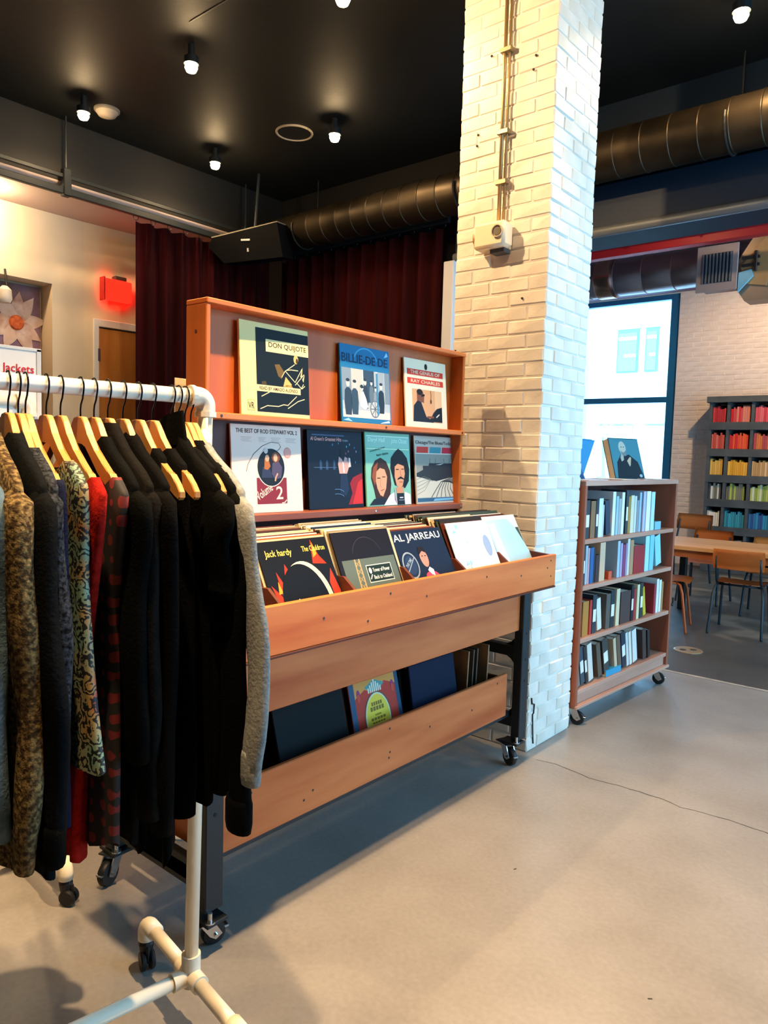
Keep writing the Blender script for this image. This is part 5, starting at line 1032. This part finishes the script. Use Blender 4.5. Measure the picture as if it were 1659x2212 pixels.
# ---------------------------------------------------------------- table and school chairs
tb = thing('table', 'long light oak table in front of the bookcase', 'table', (-1.5, 6.95, 0))
for k in range(5): obj('plank', bx(-2.42, -.6, 6.55+.17*k, 6.55+.17*(k+1)-.002, .665, .70, .003), wood(('#c98a52', '#d39a62', '#c48650')[k % 3], '#ddaa74', 'x', .4, 2), tb)
obj('apron', bx(-2.35, -.7, 6.60, 6.62, .60, .665), wood('#a5562e', '#b5683a', 'x', .45), tb); obj('apron', bx(-2.35, -.7, 7.33, 7.35, .60, .665), wood('#a5562e', '#b5683a', 'x', .45), tb)
for x in (-2.32, -.75):
    for y in (6.62, 7.33): obj('leg', bx(x-.03, x+.03, y-.03, y+.03, 0, .665, .004), M_BLACKMETAL, tb)
GC = 'school chairs around the long table'
def chair(label, x, y, rz, legc='#24343c', seatc=('#b3642c', '#c87c40'), sc=1.0):
    t = thing('school_chair', label, 'chair', (0, 0, 0), GC); ml = mat(legc, .4, .4); ws_ = wood(seatc[0], seatc[1], 'x', .4, 3)
    bm = NB(); n = 8; g = []
    for i in range(n+1):
        r_ = []
        for jx in range(9):
            fx = -1+2*jx/8; fy = i/n; xx = fx*.19*(1-.06*(1-fy)**2); yy = -.17+.37*fy; zz = .432+.006*fx*fx-.012*math.sin(fy*PI)*.5+(-.018*max(0, fy-.85)/.15)
            r_.append(bm.verts.new((xx, yy, zz)))
        g.append(r_)
    for a, b in zip(g, g[1:]):
        for jx in range(8): bm.faces.new((a[jx], a[jx+1], b[jx+1], b[jx]))
    bmesh.ops.solidify(bm, geom=list(bm.faces), thickness=.012); obj('seat', bm, ws_, t, smooth=False)
    bm = NB(); g = []
    for i in range(5):
        r_ = []
        for jx in range(11):
            fx = -1+2*jx/10; fz = i/4; r_.append(bm.verts.new((fx*.20*(1-.04*abs(fz-.5)*2), -.215-.03*(1-fx*fx)-.03*fz, .555+.165*fz)))
        g.append(r_)
    for a, b in zip(g, g[1:]):
        for jx in range(10): bm.faces.new((a[jx], a[jx+1], b[jx+1], b[jx]))
    bmesh.ops.solidify(bm, geom=list(bm.faces), thickness=.010); obj('backrest', bm, ws_, t, smooth=True)
    for k in (-1, 1):
        obj('leg', sweep(NB(), [(k*.165, -.12, .415), (k*.178, -.15, .40), (k*.19, -.185, .33), (k*.205, -.235, .012), (k*.205, -.236, 0)], .011, 10), ml, t, smooth=True)
        obj('leg', sweep(NB(), [(k*.165, .10, .415), (k*.175, .13, .40), (k*.185, .15, .33), (k*.20, .195, .012), (k*.20, .196, 0)], .011, 10), ml, t, smooth=True)
        obj('back_post', sweep(NB(), [(k*.168, -.08, .418), (k*.168, -.14, .42), (k*.168, -.185, .46), (k*.168, -.218, .56), (k*.165, -.236, .66)], .010, 10), ml, t, smooth=True)
        obj('side_bar', tube((k*.166, -.13, .412), (k*.166, .11, .412), .010, 10), ml, t, smooth=True)
    obj('cross_bar', tube((-.166, .08, .412), (.166, .08, .412), .009, 10), ml, t, smooth=True); obj('cross_bar', tube((-.166, -.12, .412), (.166, -.12, .412), .009, 10), ml, t, smooth=True)
    t.location = (x, y, 0); t.rotation_euler = (0, 0, rz); t.scale = (sc, sc, sc); return t
chair('nearest school chair, back towards us, dark steel legs and brown plywood', -1.63, 6.70, R(4))
chair('school chair with orange-brown legs at the left end of the table', -2.17, 6.43, R(-78), '#b0562a', ('#a8622e', '#bd7a42'))
chair('school chair with an orange back facing us from behind the table', -2.30, 7.92, R(178), '#20303a', ('#c8662a', '#d67c3c'))
chair('farthest school chair with a pale orange back near the brick wall', -2.86, 8.95, R(170), '#20303a', ('#c87a40', '#d89056'), 1.12)
chair('school chair mostly hidden behind the table, at the right edge', -1.62, 7.62, R(184), '#20303a', ('#c8762f', '#d9944f'))

# floor socket
fb = thing('floor_socket', 'round brass floor socket with two outlets near the chairs', 'floor socket', (-1.745, 5.74, 0))
obj('rim', lathe(NB(), [(.105, 0), (.105, .003), (.10, .005), (.085, .005), (.083, .003)], 32, Matrix.Translation((-1.745, 5.74, 0))), mat('#b5a282', .35, .7), fb, auto=40)
obj('plate', lathe(NB(), [(.083, .001), (.083, .004), (0, .004)], 28, Matrix.Translation((-1.745, 5.74, 0))), mat('#a3947c', .4, .6), fb)
for dx in (-.03, .03): obj('outlet', lathe(NB(), [(.024, .004), (.024, .006), (0, .006)], 16, Matrix.Translation((-1.745+dx, 5.74+dx*.9, 0))), mat('#2c2a27', .6), fb)

# ---------------------------------------------------------------- street outside
struct(obj('ground', bx(-40, 20, 10.9, 40, -.5, -.3), mat('#eef1f2', .9, 0, '#e4e9ec', 1)), 'pale street outside the window')
bd = thing('building', 'pale stone office building across the street, seen through the window', 'building', (-10, 24.5, -.3))
M_ST = mat('#eef2f8', .8, 0, '#e4ebf4', 1.5)
obj('wall', bx(-24, 0, 24.3, 26, -.3, 14), M_ST, bd)
for z in (3.95, 3.30, 7.2): obj('cornice', bx(-24, 0, 24.1, 24.3, z, z+.18, .01), mat('#f4f6fa', .7), bd)
for k, x in enumerate((-13.2, -11.7, -10.25, -9.3, -8.15, -6.9)):
    wd = .72 if k in (0, 2, 4) else .42
    for z in (4.35, 8.1):
        wf = obj('window', bx(x, x+wd, 24.22, 24.30, z, z+1.42, .01), mat('#6fc4d8', .3), bd)
        obj('pane', bx(x+.05, x+wd-.05, 24.20, 24.22, z+.05, z+1.30), mat('#86d2e2', .15), wf)
        obj('blind', bx(x+.05, x+wd-.05, 24.185, 24.20, z+1.06, z+1.17), mat('#eef4f6', .6), wf); obj('lamp_strip', bx(x+wd*.35, x+wd-.06, 24.185, 24.20, z+.50, z+.60), mat('#eef4f6', .6), wf)
        obj('lintel', bx(x-.05, x+wd+.05, 24.2, 24.3, z+1.42, z+1.62, .01), mat('#b9d9e0', .7), wf)
for k, x in enumerate((-14, -11.5, -9.2, -6.8)): obj('shopfront', bx(x, x+1.9, 24.2, 24.3, -.2, 2.6, .02), mat('#eef5f6', .4), bd)
obj('awning', bx(-24, 0, 23.6, 24.3, 2.65, 2.9, .02), mat('#e0e9f2', .7), bd)
cl_ = thing('outside_column', 'white outer column standing against the left of the window', 'column', (-5.3, 12.0, -.3))
obj('shaft', bx(-5.85, -5.36, 11.6, 12.1, -.3, 6, .02), mat('#eef1f2', .7), cl_); obj('box', bx(-5.75, -5.45, 11.5, 11.6, 3.86, 4.35, .01), mat('#5a7a9c', .5), cl_)
tr = thing('street_tree', 'pale sunlit young tree outside the window', 'tree', (-7.6, 17.5, -.3))
obj('trunk', sweep(NB(), [(-7.6, 17.5, -.3), (-7.58, 17.5, .8), (-7.65, 17.5, 2.0)], [.07, .055, .03], 8), mat('#9aa59c', .8), tr)
bm = NB(); rl_ = random.Random(4)
for k in range(900):
    a, b, c_ = rl_.gauss(0, .55), rl_.gauss(0, .45), rl_.gauss(0, .42); p = Vector((-7.6+a, 17.5+b, 2.25+c_)); q = Matrix.Rotation(rl_.uniform(0, 6.28), 3, 'Z') @ Matrix.Rotation(rl_.uniform(-1, 1), 3, 'X')
    bm.faces.new([bm.verts.new(p+q @ Vector(v)) for v in ((-.05, 0, 0), (0, .025, 0), (.05, 0, 0), (0, -.025, 0))])
fo = obj('foliage', bm, mat('#bfe0cc', .7), tr); fo['kind'] = 'stuff'
cr = thing('parked_car', 'pale parked car outside the window', 'car', (-8.6, 19, -.3))
bm = NB(); prism(bm, [(-10.6, .0), (-10.6, .5), (-9.9, .62), (-9.4, 1.05), (-7.9, 1.05), (-7.3, .62), (-6.6, .5), (-6.6, .0)], 'y', 18.2, 19.8); obj('body', bm, mat('#bcd6e0', .3), cr)
for x in (-9.8, -7.4): obj('wheel', lathe(NB(), [(.3, -.1), (.3, .1), (.1, .12), (0, .12)], 18, Matrix.Translation((x, 18.22, .0)) @ Matrix.Rotation(R(90), 4, 'X')), mat('#5d6f78', .6), cr)
obj('side_window', bx(-9.3, -7.95, 18.17, 18.2, .66, .98, .02), mat('#7fb3c6', .2), cr)
